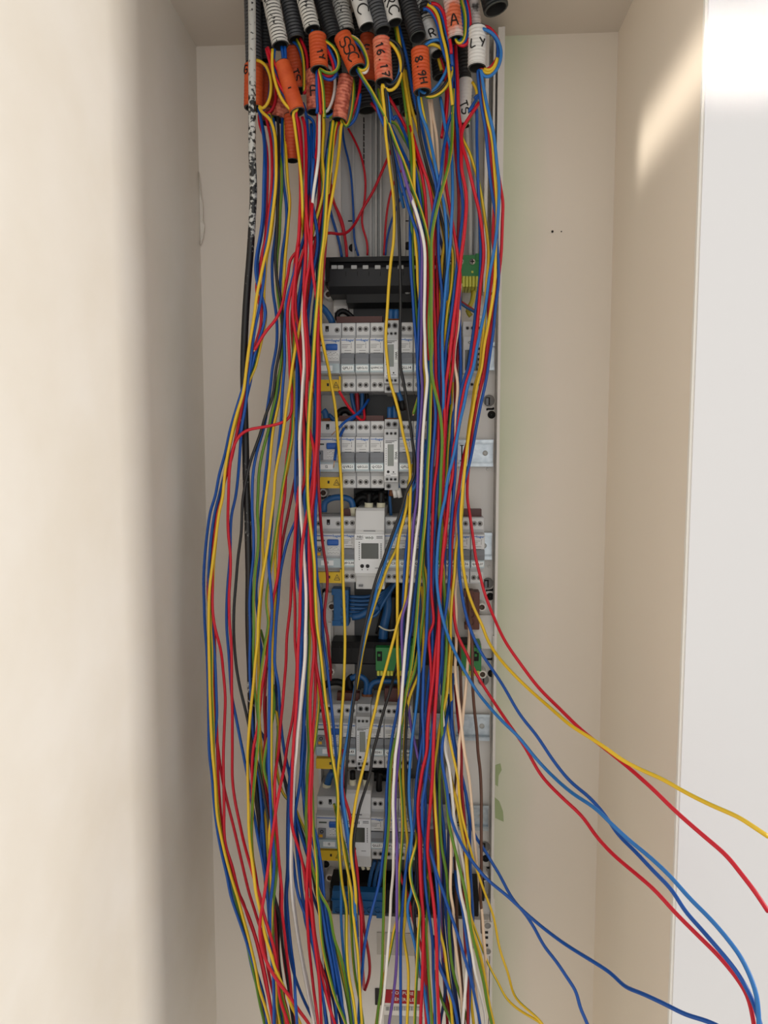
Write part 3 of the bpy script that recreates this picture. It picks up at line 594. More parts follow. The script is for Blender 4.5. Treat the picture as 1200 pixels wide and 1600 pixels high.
STROKE = {'S': [[(1, .85), (.6, 1), (.15, .9), (.1, .65), (.5, .52), (.9, .38), (.85, .12), (.4, 0), (0, .15)]], 'C': [[(.95, .85), (.5, 1), (.1, .7), (.05, .3), (.4, 0), (.95, .12)]],
          'R': [[(.1, 0), (.1, 1), (.7, .95), (.85, .72), (.6, .5), (.1, .48)], [(.45, .48), (.95, 0)]], 'P': [[(.15, 0), (.12, 1), (.75, .95), (.85, .7), (.6, .48), (.13, .45)]], 'A': [[(0, 0), (.45, 1), (.95, 0)], [(.2, .4), (.75, .4)]],
          'H': [[(.1, 0), (.1, 1)], [(.9, 0), (.9, 1)], [(.1, .5), (.9, .5)]], 'L': [[(.2, 1), (.15, 0), (.9, .05)]], 'Y': [[(.05, 1), (.5, .55)], [(.95, 1), (.4, 0)]], 'F': [[(.15, 0), (.15, 1), (.9, .97)], [(.15, .55), (.75, .55)]], 'T': [[(.05, 1), (.95, 1)], [(.5, 1), (.5, 0)]],
          'G': [[(.95, .85), (.5, 1), (.1, .7), (.05, .3), (.4, 0), (.9, .12), (.9, .45), (.55, .45)]], '1': [[(.3, .8), (.55, 1), (.5, 0)]], '6': [[(.8, 1), (.3, .7), (.1, .3), (.4, 0), (.85, .2), (.7, .5), (.2, .4)]], '7': [[(.1, 1), (.9, 1), (.4, 0)], [(.3, .5), (.8, .5)]],
          '8': [[(.5, .52), (.15, .75), (.5, 1), (.85, .75), (.5, .52), (.1, .25), (.5, 0), (.9, .25), (.5, .52)]], '9': [[(.85, .7), (.5, .5), (.15, .7), (.45, 1), (.85, .85), (.75, .3), (.4, 0)]], '.': [[(.4, .1), (.55, .18)]], '-': [[(.1, .5), (.9, .5)]]}
def write_on(parent, p0, ax, r, word, size, v0, u0=0., rot=0, step=1.05, wdt=.0008):
    """handwriting laid on a cylinder: axis starts at p0 and runs along ax; v0 is the distance along it, u0 the arc offset"""
    ax = Vector(ax).normalized(); a = Vector((0, -1, 0))-ax*(-ax.y); a.normalize(); bb = Vector((1, 0, 0)); bb = bb-ax*bb.dot(ax)-a*bb.dot(a); bb.normalize()
    b = MB(); cs, sn = math.cos(rot), math.sin(rot)
    for i, ch in enumerate(word):
        for st in STROKE.get(ch, []):
            pts = []
            for x, y in catmull(np.array(st)*1.0, .22):
                X = (x-.5)*size*.75+(i-(len(word)-1)/2)*size*step*.85; Yv = (y-.5)*size
                u, v = X*cs-Yv*sn+u0, X*sn+Yv*cs-v0
                g = u/r; pts.append(Vector(p0)-ax*v+(a*math.cos(g)+bb*math.sin(g))*(r+.0002))
            if len(pts) > 1: b.tube(pts, wdt, 4)
    if b.v: b.v = [tuple(Vector(v)-parent.location) for v in b.v]; b.build('handwriting', ink, parent)
def conduit(x0, y0, x1, y1, Y0, Y1, r, m, label, amp=.0011, pitch=.0037, ends=True, name='corrugated_conduit', cat='conduit', grp='conduits from the ceiling', word=None, size=.009, v0=.02, u0=0, rot=0, step=1.05, groove=0):
    p, q = P(x0, y0, Y0), P(x1, y1, Y1); ax = q-p; L = ax.length
    o = tag(empty(name, q), label, cat, grp); prof = []
    n = max(2, int(L/pitch)); d = L/n
    for i in range(n):
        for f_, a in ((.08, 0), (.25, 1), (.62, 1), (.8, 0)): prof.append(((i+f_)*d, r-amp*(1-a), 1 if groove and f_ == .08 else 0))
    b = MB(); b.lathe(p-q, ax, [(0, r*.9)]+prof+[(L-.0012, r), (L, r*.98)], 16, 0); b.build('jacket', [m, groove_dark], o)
    b = MB(); b.lathe(p-q, ax, [(L-.0006, r*.985), (L+.0004, r*.96), (L+.0004, r*.8), (L-.008, r*.78, 1), (L-.0085, .0001, 1)], 16, 0); b.build('cut_end', [mat('cut_edge', (70, 74, 72), .6), inner], o)
    if name == 'marker_sleeve' or word:
        b = MB(); b.lathe(p-q, ax, [(.0085, .0001, 1), (.008, r*.78, 1), (-.0004, r*.8, 1), (-.0004, r*.96), (.0006, r*.985)], 16, 0); b.build('cut_end', [mat('cut_edge', (70, 74, 72), .6), inner], o)
    if word: write_on(o, p, ax, r, word, size, v0, u0, rot, step)
    return o
YA, YM_, YK = .838, .856, .878
RC = .0098
conduit(393, -60, 397, 98, YM_, YM_, RC, corrg, groove=1, label='dark grey conduit behind the scuffed black cable, leftmost conduit')
conduit(412, -60, 416, 96, YK, YK, .009, corr, 'black conduit mostly hidden between the leftmost and the first white conduit')
conduit(411, -60, 438, 71, YA+.004, YA, RC, pw, groove=1, label='white-painted conduit, leftmost of the white ones')
conduit(440, -60, 463, 62, YM_, YM_, RC, corrg, groove=1, label='grey conduit right of the leftmost white conduit')
conduit(461, -60, 488, 46, YA, YA, .0092, pw, groove=1, label='white-painted conduit second from left, cut end above an orange sleeve')
conduit(486, -60, 522, 62, YM_, YM_-.006, .0098, corr, groove=1, label='black conduit running down to the SSC sleeve')
conduit(520, -60, 541, 52, YK, YK-.008, .0105, pw, groove=1, label='white-painted conduit behind the SSC sleeve, third of the white ones')
conduit(543, -60, 573, 42, YA, YA, .0088, whs, 'smooth white conduit end lettered PC', .0002, .01, word='PC', size=.0135, v0=.052, rot=-1.35)
conduit(566, -60, 598, 48, YA+.006, YA+.002, .0096, corrg, groove=1, label='grey conduit between the two lettered white ends')
conduit(598, -60, 617, 35, YA, YA, .0084, whs, 'smooth white conduit end lettered RC', .0002, .01, word='RC', size=.012, v0=.052, rot=-1.3)
conduit(618, -60, 653, 58, YM_-.004, YA, .0098, corr, groove=1, label='black conduit right of the end lettered RC')
conduit(644, -60, 668, 36, YM_, YM_, .0082, pw2, groove=1, label='patchy black and white conduit above the white R sleeve')
conduit(738, -60, 743, 42, YM_-.008, YM_-.008, .0066, painted('pinkish_paint', (90, 86, 84), (216, 206, 202), .34, .4, 70), 'pinkish white conduit at the right above the LY sleeve')
conduit(722, 50, 727, 122, YK, YK, .0072, corr, 'short black conduit right of the hanging red wires')
conduit(762, -40, 775, 14, .83, .83, .014, mat('dark_conduit', (26, 32, 34), .5), 'dark wide conduit end in the ceiling hole at right', .001, .006)
for x0, y0, x1, y1, l in ((548, -60, 574, 172, 'black conduit deep behind the SSC sleeve'), (588, -60, 622, 158, 'black conduit deep behind the 16.17 sleeve'), (612, -60, 641, 176, 'black conduit deep between the 16.17 and 8.9H sleeves'), (676, -60, 692, 120, 'black conduit deep behind the white R sleeve'), (480, -60, 476, 120, 'black conduit deep behind the tilted orange sleeve'), (505, -60, 520, 128, 'black conduit deep left of the SSC sleeve')):
    conduit(x0, y0, x1, y1, .905, .915, .0125, corr, l, groove=1)  # black conduits added to fill the dark behind the sleeves, part of it shadow
S = lambda *a, **k: conduit(*a, name='marker_sleeve', cat='cable marker', grp='cable marker sleeves', **k)
S(397, 103, 396, 169, YM_, YM_, .0112, org, 'orange sleeve behind the black cable, leftmost sleeve', amp=.0002, word='G', size=.009, v0=.008, u0=-.0085)
S(416, 104, 418, 170, YK, YK, .0085, orgd, 'darker orange sleeve tucked right of the leftmost one', amp=.0002)
S(441, 100, 465, 175, YA, YA-.004, .0092, org, 'tilted orange sleeve with red wires looped on its left', amp=.0001, word='-', size=.006, v0=.034, u0=.0)
S(457, 76, 468, 142, YK-.004, YK-.004, .0098, orgd, 'orange sleeve behind the tilted one, with a yellow loop on its right', amp=.0002, word='TS', size=.008, v0=.035, rot=-1.4)
S(496, 56, 499, 109, YA-.002, YA-.004, .0102, org, 'ribbed orange sleeve third from left in the front row', amp=.0003, word='1Y', size=.007, v0=.026, u0=.004, rot=-1.2)
S(535, 57, 558, 109, YA-.002, YA-.006, .0102, org, 'orange sleeve lettered SSC', amp=.0002, word='SSC', size=.0125, v0=.023, u0=0, rot=-1.45, step=.9)
S(491, 112, 492, 175, YM_+.004, YM_+.004, .0098, sal, 'worn salmon sleeve lettered F', amp=.0004, word='F', size=.011, v0=.026)
S(510, 126, 511, 174, YK, YK, .0095, org, 'orange sleeve behind the blue and white loop', amp=.0003)
S(541, 120, 530, 188, YM_, YM_-.002, .0088, sal, 'crosshatched salmon sleeve hanging below the SSC sleeve', amp=.0006)
S(574, 56, 576, 130, YK, YK, .0088, orgd, 'dark orange sleeve deep behind the SSC sleeve', amp=.0002, word='F', size=.01, v0=.02)
S(596, 62, 600, 128, YA-.004, YA-.006, .0102, painted('salmon_orange', (222, 98, 70), (232, 142, 112), .38, .6, 90), 'pinkish orange sleeve lettered 16.17', amp=.0006, word='16.17', size=.0085, v0=.027, rot=-1.4, step=1.1)
S(656, 78, 660, 144, YA-.006, YA-.008, .0102, org, 'orange sleeve lettered 8.9H', amp=.0006, word='8.9H', size=.0085, v0=.027, rot=-1.4, step=1.1)
S(704, -12, 712, 62, YA-.004, YA-.004, .0094, orgp, 'orange and white sleeve lettered A at the top', amp=.0005, word='A', size=.0115, v0=.034)
S(746, 45, 745, 106, YA-.004, YA-.006, .0102, whs, 'white sleeve lettered LY at the right', amp=.0004, word='LY', size=.0095, v0=.02, step=1.3)
S(668, 36, 684, 84, YM_, YM_-.004, .0084, whs, 'white sleeve lettered R left of the orange and white sleeve', amp=.0002, word='R', size=.009, v0=.018)
S(728, 124, 724, 196, YK, YK, .0078, whs, 'white taped sleeve lettered TS behind the hanging wires', amp=.0002, word='TS', size=.009, v0=.035, rot=-1.2)
S(454, 180, 457, 251, YM_+.004, YM_+.004, .0078, orgd, 'low orange sleeve hanging under the tilted one', amp=.0006)
S(446, 155, 436, 187, YK, YK, .0105, sal, 'short salmon sleeve low between the left sleeves', amp=.0004); S(420, 160, 415, 192, YK+.004, YK+.004, .0085, sal, 'short salmon sleeve below the leftmost orange one', amp=.0004)
for i, pts in enumerate(([(729, 190), (732, 250), (735, 330), (735, 402)], [(737, 150), (741, 240), (744, 330), (743, 402)])):
    C = catmull([tuple(P(x, y, .915-.0035*i)) for x, y in pts], .006); b = MB(); b.tube([Vector(c) for c in C], .0032, 10)
    tag(b.build('sheathed_cable', mat('cable_grey_%d' % i, ((206, 206, 202), (150, 158, 166))[i], .45)), ('pale grey sheathed cable into the upper green block', 'bluish grey sheathed cable beside the pale one')[i], 'cable', 'grey cables into the green block')
WIRES = """
A1 B 5 m 405,97 414,103 422,117 422,139 417,165 408,175 404,166 402,163 404,174 406,177 410,200 413,224 412,288 410,343 405,377 401,397 399,421 402,443 408,461 414,481 413,505 407,525 398,553 392,578 381,602 371,633 360,670 351,712 342,743 336,778 330,793 324,830 320,870 318,907 319,943 320,978 323,1015 325,1070 326,1125 327,1178 331,1210 335,1260 340,1300 348,1340 355,1370 360,1398 368,1422 381,1459 391,1490 400,1516 408,1541 413,1560 417,1598 420,1658
A2 B 4 m 407,165 405,172 412,204 415,237 414,288 412,343 407,377 403,397 402,422 404,444 410,463 415,483 415,505 408,527 399,553 394,578 392,595 385,622 381,652 372,677 364,701 356,725 348,751 342,778 338,791 331,830 328,863 326,898 327,925 329,954 331,971 333,995 336,1033 338,1088 339,1116 332,1200 335,1230 340,1272 343,1300 350,1336 358,1368 365,1398 370,1413 380,1450 387,1479 392,1505 400,1536 409,1563 415,1598 420,1658
A3 Y 6 f 401,94 413,98 421,114 424,132 420,160 409,173 406,166 404,161 407,176 420,182 429,208 431,233 431,288 426,334 419,384 412,410 408,430 403,452 400,470 397,496 391,531 387,558 384,584 380,615 371,643 364,670 358,699 353,725 350,753 348,778 343,797 337,843 331,888 327,925 326,978 326,997 327,1043 328,1088 330,1143 332,1178 336,1220 339,1272 346,1310 354,1344 363,1376 372,1404 379,1431 387,1459 394,1488 400,1514 405,1545 412,1565 421,1598 429,1658
A4 Y 4 m 421,178 429,215 433,248 432,288 428,325 423,371 420,384 416,406 414,433 412,470 415,499 411,521 402,562 398,578 393,586 383,613 375,637 369,659 363,679 357,707 353,731 349,762 348,771 340,815 337,848 334,879 333,903 331,943 329,978 331,1015 331,1070 333,1125 334,1178 337,1220 340,1260 346,1304 353,1338 361,1368 366,1396 371,1417 379,1446 386,1475 392,1501 400,1536 407,1573 413,1598 420,1658
A5 R 3 m 412,103 425,110 431,139 427,171 413,182 407,176 405,171 405,195 413,213 417,237 418,270 417,316 416,343 414,378 409,397 405,424 400,450 404,470 408,488 408,507 401,532 394,554 391,566 384,595 379,624 374,655 364,703 355,729 350,747 346,778 340,800 334,843 328,877 325,916 327,953 331,978 333,1015 333,1063 337,1107 339,1143 340,1178 341,1216 345,1272 351,1316 360,1352 372,1396 378,1404 388,1435 397,1459 405,1490 411,1518 415,1538 420,1560 426,1595 431,1655
A6 R 4 m 414,176 418,193 423,215 425,243 425,279 423,307 420,334 415,378 410,391 408,415 406,437 407,461 409,492 406,516 398,543 392,564 383,606 376,648 370,677 363,712 356,736 349,758 348,778 341,797 336,839 332,879 332,916 332,953 336,982 345,1015 349,1052 352,1088 351,1125 349,1178 349,1200 350,1244 350,1280 350,1298 353,1324 362,1350 374,1398 390,1435 407,1490 415,1525 423,1573 428,1598 434,1658
A7 R 2 m 335,982 336,1033 336,1088 338,1143 341,1172 345,1202 353,1244 366,1296 378,1348 390,1398 395,1413 403,1439 410,1461 414,1483 418,1512 423,1536 429,1563 434,1598 438,1658
A8 R 8 m 497,176 497,197 496,224 491,270 486,310 482,360 473,397 460,433 453,463 449,488 451,534 453,578 453,588 456,610 456,633 455,650 448,658 437,662 408,668 388,671 375,679 367,692 361,716 358,743 357,778 356,806 357,839 360,863 360,898 358,925 358,953 359,978 361,997 362,1033 362,1079 363,1107 363,1143 363,1178 363,1216 367,1250 374,1284 382,1320 390,1348 398,1376 407,1402 412,1430 419,1450 425,1470 430,1490 433,1518 438,1563 450,1598 460,1658
A9 B 5 m 420,180 427,208 430,237 429,288 424,325 417,378 414,393 413,430 409,459 404,487 399,509 394,543 390,578 388,588 386,615 382,643 378,665 376,688 373,732 368,778 362,802 360,833 360,861 358,888 355,925 354,978 357,1015 360,1061 362,1088 366,1107 372,1138 380,1178 383,1194 389,1224 392,1248 397,1272 402,1304 408,1334 414,1366 418,1398 419,1417 421,1441 422,1472 427,1508 431,1545 429,1598 428,1658
L5 R 6 k 613,230 600,261 580,305 570,320 553,353 541,366 530,367 517,363 497,368 480,380 461,396 453,406 451,424 446,448 442,474 431,500 418,514 407,531 398,547
B3 B 2 m 441,185 441,197 441,233 442,279 447,316 448,343 444,378 442,388 439,424 437,455 439,488 441,516 441,543 440,578 438,588 434,621 426,652 421,685 418,716 414,749 412,778 409,788 407,821 405,852 404,888 400,916 402,953 405,978 405,997 409,1015 407,1052 405,1107 407,1178 408,1220 411,1280 414,1340 418,1398 428,1435 429,1508 431,1598 432,1658
B4 B 3 m 427,185 429,206 437,243 439,270 436,307 433,343 429,378 426,397 425,424 427,461 431,485 433,516 432,543 425,578 424,593 419,630 412,670 401,707 395,743 394,778 394,797 396,833 396,870 392,907 390,943 391,978 391,997 390,1039 392,1088 395,1134 398,1178 405,1220 410,1280 414,1340 419,1398 429,1435 433,1508 442,1598 445,1658
B5 K 4 m 434,182 436,233 434,288 433,343 432,378 430,397 432,433 438,466 441,488 441,516 438,543 431,578 430,588 426,621 415,648 408,674 399,699 390,725 384,753 379,782 378,806 377,833 372,870 369,907 366,943 365,978 366,1006 370,1048 376,1079 383,1107 388,1129 393,1158 400,1184 409,1222 414,1250 419,1280 422,1310 423,1350 428,1398 436,1426 442,1481 447,1508 453,1563 458,1598 462,1658
B6 Y 3 m 425,182 432,221 439,255 440,298 438,325 436,378 434,388 432,424 434,461 438,488 442,516 441,534 438,578 435,588 431,619 425,643 420,670 412,699 405,734 403,778 402,797 404,833 403,861 399,888 397,916 396,943 397,978 396,1006 397,1048 398,1079 402,1107 404,1134 407,1178 408,1190 412,1220 418,1256 420,1290 421,1330 422,1398 428,1435 425,1472 427,1527 431,1598 433,1658
B8 Y 2 m 445,189 445,206 447,243 450,288 453,316 451,343 448,378 446,397 444,430 442,463 441,498 442,525 443,578 441,588 440,606 435,633 427,670 423,707 420,743 415,778 412,815 410,848 412,877 410,907 407,943 405,978 404,997 404,1052 404,1107 409,1178 410,1200 414,1260 418,1320 424,1398 431,1453 433,1527 436,1598 437,1658
B9 B 7 m 480,182 491,188 491,206 490,237 494,265 495,285 490,310 482,347 473,378 465,402 457,437 449,463 446,488 444,525 445,560 441,615 439,661 435,698 431,734 427,784 424,824 421,852 420,888 423,916 425,953 424,978 422,997 421,1043 421,1088 420,1134 420,1178 420,1200 422,1240 424,1280 426,1310 428,1340 428,1360 424,1398 422,1417 422,1444 422,1472 427,1527 428,1598 428,1658
C4 r 3 m 467,716 460,753 455,778 451,799 444,832 439,863 437,888 435,916 429,953 420,978 418,1021 415,1063 413,1107 415,1143 412,1200 418,1256 420,1300 424,1360 431,1453 436,1527 453,1598 460,1658
B12 R 6 m 502,176 501,215 500,252 499,288 497,325 487,353 480,378 471,408 464,433 460,463 456,488 456,516 458,543 460,578 455,588 457,615 457,643 454,670 450,703 447,725 445,778 441,800 438,839 437,870 433,907 427,934 424,962 421,991 419,1015 414,1048 409,1077 406,1107 403,1136 396,1168 394,1196 394,1230 394,1270 392,1308 395,1340 400,1370 405,1402 416,1441 427,1483 431,1505 438,1545 447,1598 452,1658
B13 Y 8 m 505,178 506,206 504,233 504,255 507,277 505,303 498,331 489,358 486,378 484,397 480,433 474,479 467,516 462,543 456,578 454,597 448,633 443,674 437,707 430,743 428,778 424,806 420,839 415,874 409,907 406,934 403,978 403,997 399,1033 396,1070 392,1107 389,1143 387,1178 387,1200 388,1250 389,1300 393,1340 397,1370 400,1398 403,1408 409,1435 414,1463 422,1486 429,1512 438,1532 449,1554 456,1574 469,1598 485,1658
C2 Y 6 m 505,182 507,197 505,224 502,263 505,288 501,321 493,347 487,371 485,388 476,428 467,459 462,492 460,525 458,558 457,567 459,597 458,643 457,679 450,716 443,753 439,778 437,793 431,833 426,870 420,907 416,943 420,971 415,1002 412,1021 409,1043 406,1065 404,1098 405,1125 403,1162 401,1180 398,1216 395,1250 394,1280 393,1310 395,1340 398,1376 399,1386 405,1415 412,1452 421,1479 428,1505 436,1525 442,1563 453,1598 462,1658
B11 W 9 m 499,176 499,206 498,243 494,274 490,299 487,334 483,375 480,397 477,433 474,470 473,507 475,543 475,578 473,597 471,643 468,688 469,734 469,778 470,806 473,837 476,888 478,925 478,962 477,993 476,1033 471,1079 468,1116 464,1153 463,1178 458,1210 456,1260 455,1310 454,1360 456,1398 458,1417 464,1459 471,1499 478,1536 485,1573 490,1598 496,1658
B14 W 8 m 478,421 475,470 474,525 476,578 474,606 472,652 469,692 471,743 469,771 472,806 474,837 477,888 479,925 478,975 478,1011 473,1079 469,1116 465,1153 460,1210 458,1260 456,1310 456,1360 458,1398 460,1417 466,1459 473,1499 481,1536 488,1573 495,1598 503,1658
C6 Y 5 m 459,652 455,698 449,734 438,784 433,837 430,874 431,916 429,960 427,1006 426,1043 425,1088 424,1134 424,1178 424,1210 425,1240 424,1280 421,1300 422,1330 423,1360 424,1380 426,1426 424,1459 431,1518 433,1545 433,1573 438,1598 444,1658
C5 B 5 m 467,688 464,808 459,821 451,839 442,874 437,903 435,934 431,978 430,1006 429,1039 435,1070 437,1107 440,1143 445,1178 451,1204 458,1244 462,1272 469,1300 478,1328 492,1360 501,1398 510,1417 518,1463 526,1508 532,1545 537,1598 540,1658
C7 D 2 m 431,1052 432,1107 437,1162 434,1170 442,1208 450,1244 460,1272 472,1300 495,1398 506,1463 515,1518 533,1598 540,1658
C8 Y 3 m 427,1070 430,1103 435,1134 432,1200 444,1244 458,1256 468,1280 478,1300 486,1332 494,1360 510,1417 519,1453 526,1483 533,1518 541,1554 548,1598 553,1658
D1 B 6 m 473,161 478,174 480,197 483,233 482,288 480,325 476,378 472,433 467,463 464,498 464,543 464,578 464,588 464,615 463,670 462,725 462,778 465,788 465,833 465,907 481,978 478,1033 475,1088 474,1134 471,1178 471,1200 473,1236 478,1272 482,1310 490,1350 502,1417 511,1472 521,1527 526,1598 528,1658
D20 B 5 m 486,194 487,252 485,307 480,343 478,388 473,424 469,463 466,498 465,543 466,578 467,588 468,615 469,661 472,707 476,778 476,788 479,821 477,863 475,907 473,943 471,960 469,1015 466,1070 462,1116 459,1153 458,1178 453,1210 450,1260 449,1310 449,1360 446,1398 446,1417 447,1444 450,1472 455,1505 462,1530 471,1554 482,1578 492,1598 507,1658
D2 R 7 m 456,180 460,188 465,224 469,270 469,325 466,378 464,397 462,443 462,488 469,525 470,578 471,588 472,624 474,670 477,716 478,743 467,760 464,806 461,843 457,879 455,916 454,943 450,978 448,997 447,1033 444,1070 441,1107 438,1134 435,1178 431,1200 429,1230 430,1260 431,1284 434,1320 437,1360 441,1398 440,1417 444,1453 449,1499 454,1536 456,1563 464,1598 471,1658
D3 R 8 m 465,183 467,188 471,224 472,270 470,316 467,378 465,397 460,443 457,488 464,534 471,578 472,597 474,648 476,703 476,753 464,788 462,815 460,870 459,907 461,943 461,978 461,1006 464,1033 463,1061 461,1088 457,1125 451,1153 447,1178 445,1196 438,1228 432,1260 427,1296 422,1330 417,1370 413,1398 411,1411 406,1441 406,1463 411,1490 423,1516 436,1536 455,1560 469,1582 482,1598 506,1658
D4 R 10 m 472,183 475,188 478,233 478,288 478,325 482,362 486,397 478,443 475,488 478,525 480,562 481,578 479,615 479,643 483,670 491,703 490,734 486,771 481,797 475,830 471,863 470,898 469,925 468,978 467,988 465,1033 464,1088 458,1172 456,1220 455,1280 458,1300 467,1326 475,1360 479,1398 485,1413 489,1453 495,1499 499,1536 502,1598 503,1658
D5 R 9 m 480,279 478,343 478,397 475,452 480,525 486,578 489,597 493,611 495,652 496,707 496,743 492,760 488,806 485,839 485,888 487,925 490,978 491,997 493,1033 499,1070 504,1107 509,1143 515,1182
D6 R 10 m 489,277 487,406 497,488 496,543 497,560 497,615 496,670 494,707 491,743 491,760 484,815 483,870 485,925 487,978 489,988 491,1011 488,1052 485,1088 485,1134 487,1178 486,1200 483,1250 484,1290 482,1330 480,1360 479,1398 479,1417 481,1453 483,1481 487,1518 491,1554 497,1598 501,1658
D7 R 7 m 509,270 507,325 502,433 498,488 497,543 499,560 499,615 499,670 497,707 495,743 491,778 489,797 487,852 489,907 492,978 493,1024 493,1070 491,1116 488,1153 488,1200 486,1250 486,1290 484,1330 484,1360 486,1398 488,1417 491,1453 497,1490 502,1523 510,1554 517,1582 523,1598 534,1658
D8 B 8 m 490,248 487,307 497,378 491,415 485,463 481,498 482,525 486,567 490,597 492,624 491,670 489,716 486,743 475,771 478,806 479,852 475,888 474,925 473,978 470,1015 467,1070 464,1116 461,1153 459,1178 454,1210 452,1260 451,1310 451,1360 448,1398 449,1417 452,1453 456,1490 460,1518 461,1554 464,1598 466,1658
D9 B 7 m 493,406 497,433 491,488 488,534 491,578 493,624 492,670 485,769 484,806 481,852 481,879 478,916 477,978 473,1015 470,1070 467,1116 464,1153 458,1200 454,1260 453,1310 458,1340 461,1370 466,1400 477,1430 486,1457 492,1490 497,1518 504,1554 509,1598 512,1658
D21 B 6 m 483,870 481,907 482,978 481,1006 479,1070 476,1116 469,1220 460,1280 462,1310 472,1398 475,1411 486,1453 493,1483 500,1527 510,1554 521,1598 528,1658
D10 Y 10 m 520,189 517,215 513,252 511,288 509,325 505,378 501,406 497,452 493,498 490,543 488,582 484,624 481,688 481,784 486,833 491,879 492,916 495,978 499,1006 504,1052 509,1098 514,1134 518,1178 522,1200 527,1230 528,1260 527,1290 530,1330 533,1370 537,1398 541,1417 541,1463 542,1494 545,1527 552,1563 556,1598 559,1658
D22 D 4 m 515,215 511,252 509,288 495,415 496,437 491,479 487,525 476,578 477,615 477,661 477,725 471,788 470,852 470,978 468,1052 462,1143 460,1240 462,1300 476,1360 495,1417 506,1450 508,1490 510,1527 521,1563 526,1598 530,1658
D11 B 9 m 513,233 508,307 501,433 498,488 497,543 493,578 495,670 498,743 493,797 493,852 495,898 499,925 503,953 504,978 506,1006 511,1043 516,1088 521,1134 525,1178 526,1186 528,1220 532,1244 538,1280 544,1320 550,1350 556,1398 555,1408 557,1453 561,1508 563,1563 565,1598 567,1658
D12 r 9 m 517,270 513,325 506,415 502,470 499,525 498,560 497,615 496,679 497,743 499,778 500,800 504,848 509,881 512,903 510,931 507,953 508,978 512,993 514,1024 517,1043 516,1063
D13 Y 6 m 497,470 494,543 490,588 486,633 485,707 486,852 485,907 483,978 484,997 482,1043 481,1088 481,1125 483,1178 481,1200 479,1250 478,1290 482,1330 492,1370 500,1398 513,1417 522,1466 533,1497 541,1536 549,1598 553,1658
D16 Y 6 m 491,916 493,1052 499,1088 495,1134 492,1162 486,1190 488,1240 490,1300 494,1340 496,1370 496,1398 499,1417 502,1463 508,1499 515,1527 522,1554 533,1582 540,1598 553,1658
D17 B 5 m 476,1134 477,1171 476,1180 475,1230 480,1270 493,1300 500,1340 504,1370 506,1398 508,1417 515,1463 521,1499 528,1536 533,1563 540,1598 546,1658
D18 B 4 m 473,1153 474,1200 477,1280 490,1320 498,1350 501,1384 506,1420 513,1466 518,1499 524,1536 531,1563 535,1598 538,1658
D23 K 3 m 434,1134 438,1190 450,1236 464,1280 478,1330 488,1360 494,1398 502,1417 506,1450 511,1490 521,1527 526,1598 528,1658
D24 Y 5 m 522,1256 532,1300 540,1326 544,1360 546,1398 549,1450 551,1490 555,1527 562,1563 567,1598 571,1658
D25 b 4 m 529,1310 533,1350 533,1398 533,1435 536,1481 539,1508 544,1545 551,1598 555,1658
D26 r 2 m 415,1088 415,1125 416,1190 418,1240 422,1280 430,1320 438,1360 438,1435 445,1508 460,1598 465,1658
D27 B 2 m 402,1140 409,1143 417,1178 416,1200 414,1240 408,1300 410,1340 416,1380 422,1398 421,1435 423,1483 429,1527 427,1598 426,1658
D28 Y 4 m 407,984 413,1006 424,1063 429,1099 412,1200 419,1226 424,1252 428,1304 432,1360 427,1408 425,1450 436,1545 445,1598 450,1658
D29 B 5 m 463,1290 466,1316 468,1360 472,1398 478,1444 489,1477 495,1508 502,1545 511,1598 516,1658
D30 R 4 m 465,1316 470,1340 477,1362 484,1435 491,1468 499,1501 511,1536 515,1563 519,1598 522,1658
F1 Y 9 m 534,193 533,197 530,233 525,270 519,307 512,343 508,378 505,388 503,415 501,452 501,488 501,516 506,543 510,562 514,578 516,593 522,624 525,648 528,688 531,725 533,753 534,778 536,899 537,932 538,960 539,997 538,1043 536,1088 533,1125 531,1178 529,1190 527,1230 528,1260 532,1290 537,1330 543,1360 550,1398 551,1422 555,1459 559,1490 561,1527 563,1563 565,1598 567,1658
F7 Y 8 m 526,191 522,206 519,243 515,279 511,325 507,378 503,388 501,424 498,470 496,516 494,553 491,571 486,624 484,688 482,743
F8 R 7 m 530,191 526,197 522,224 513,261 509,288 502,325 497,362 493,375 487,415 480,470 475,498 476,525 482,578 485,588 485,652 481,725
F9 B 3 m 517,191 516,202 511,233 508,261 497,433
R1 Y 10 f 597,63 608,64 619,77 626,95 627,117 620,136 608,144 599,135 597,127 597,139 599,156 602,183 602,202 606,237 610,270 614,298 616,325 615,378 611,406 607,452 605,488 603,516 603,543 607,578 608,591 617,621 625,652 631,685 637,707 641,734 641,778 640,806 640,843 638,879 635,916 631,953 624,964 618,988 609,1021 601,1052 592,1081 587,1107 580,1134 573,1178 564,1214 556,1250 550,1296 548,1312 548,1330 550,1350 554,1376 556,1398 556,1417 557,1453
R2 K 10 f 598,61 611,62 622,68 630,88 629,108 620,128 608,136 602,128 601,123 602,134 604,156 608,206 612,233 616,261 619,288 622,325 624,378 625,415 626,470 625,525 626,578 630,593 635,624 641,661 644,688 648,716 648,743 635,767 629,791 618,821 607,852 598,877 590,898 583,921 576,953 570,978 562,1024 556,1070 551,1107 547,1143 543,1178 542,1190 540,1230 538,1250
F2u b 9 f 600,64 615,70 625,92 624,116 615,132 606,136 601,128 603,139 608,171 610,218 612,233 619,274 631,325
F2 b 9 f 666,688 659,725 653,754 633,782 625,815 612,848 603,874 596,899 589,916 585,936 578,960 572,978 567,1006 560,1043 554,1079 548,1116 543,1153 538,1178 536,1190 534,1230 539,1270 546,1316 552,1360 555,1398 554,1408 556,1444 559,1472
F4 Y 8 m 641,743 636,775 631,806 623,839 620,857 611,874 603,892 596,914 589,934 581,958 576,978 570,1002 565,1024 562,1048 556,1077
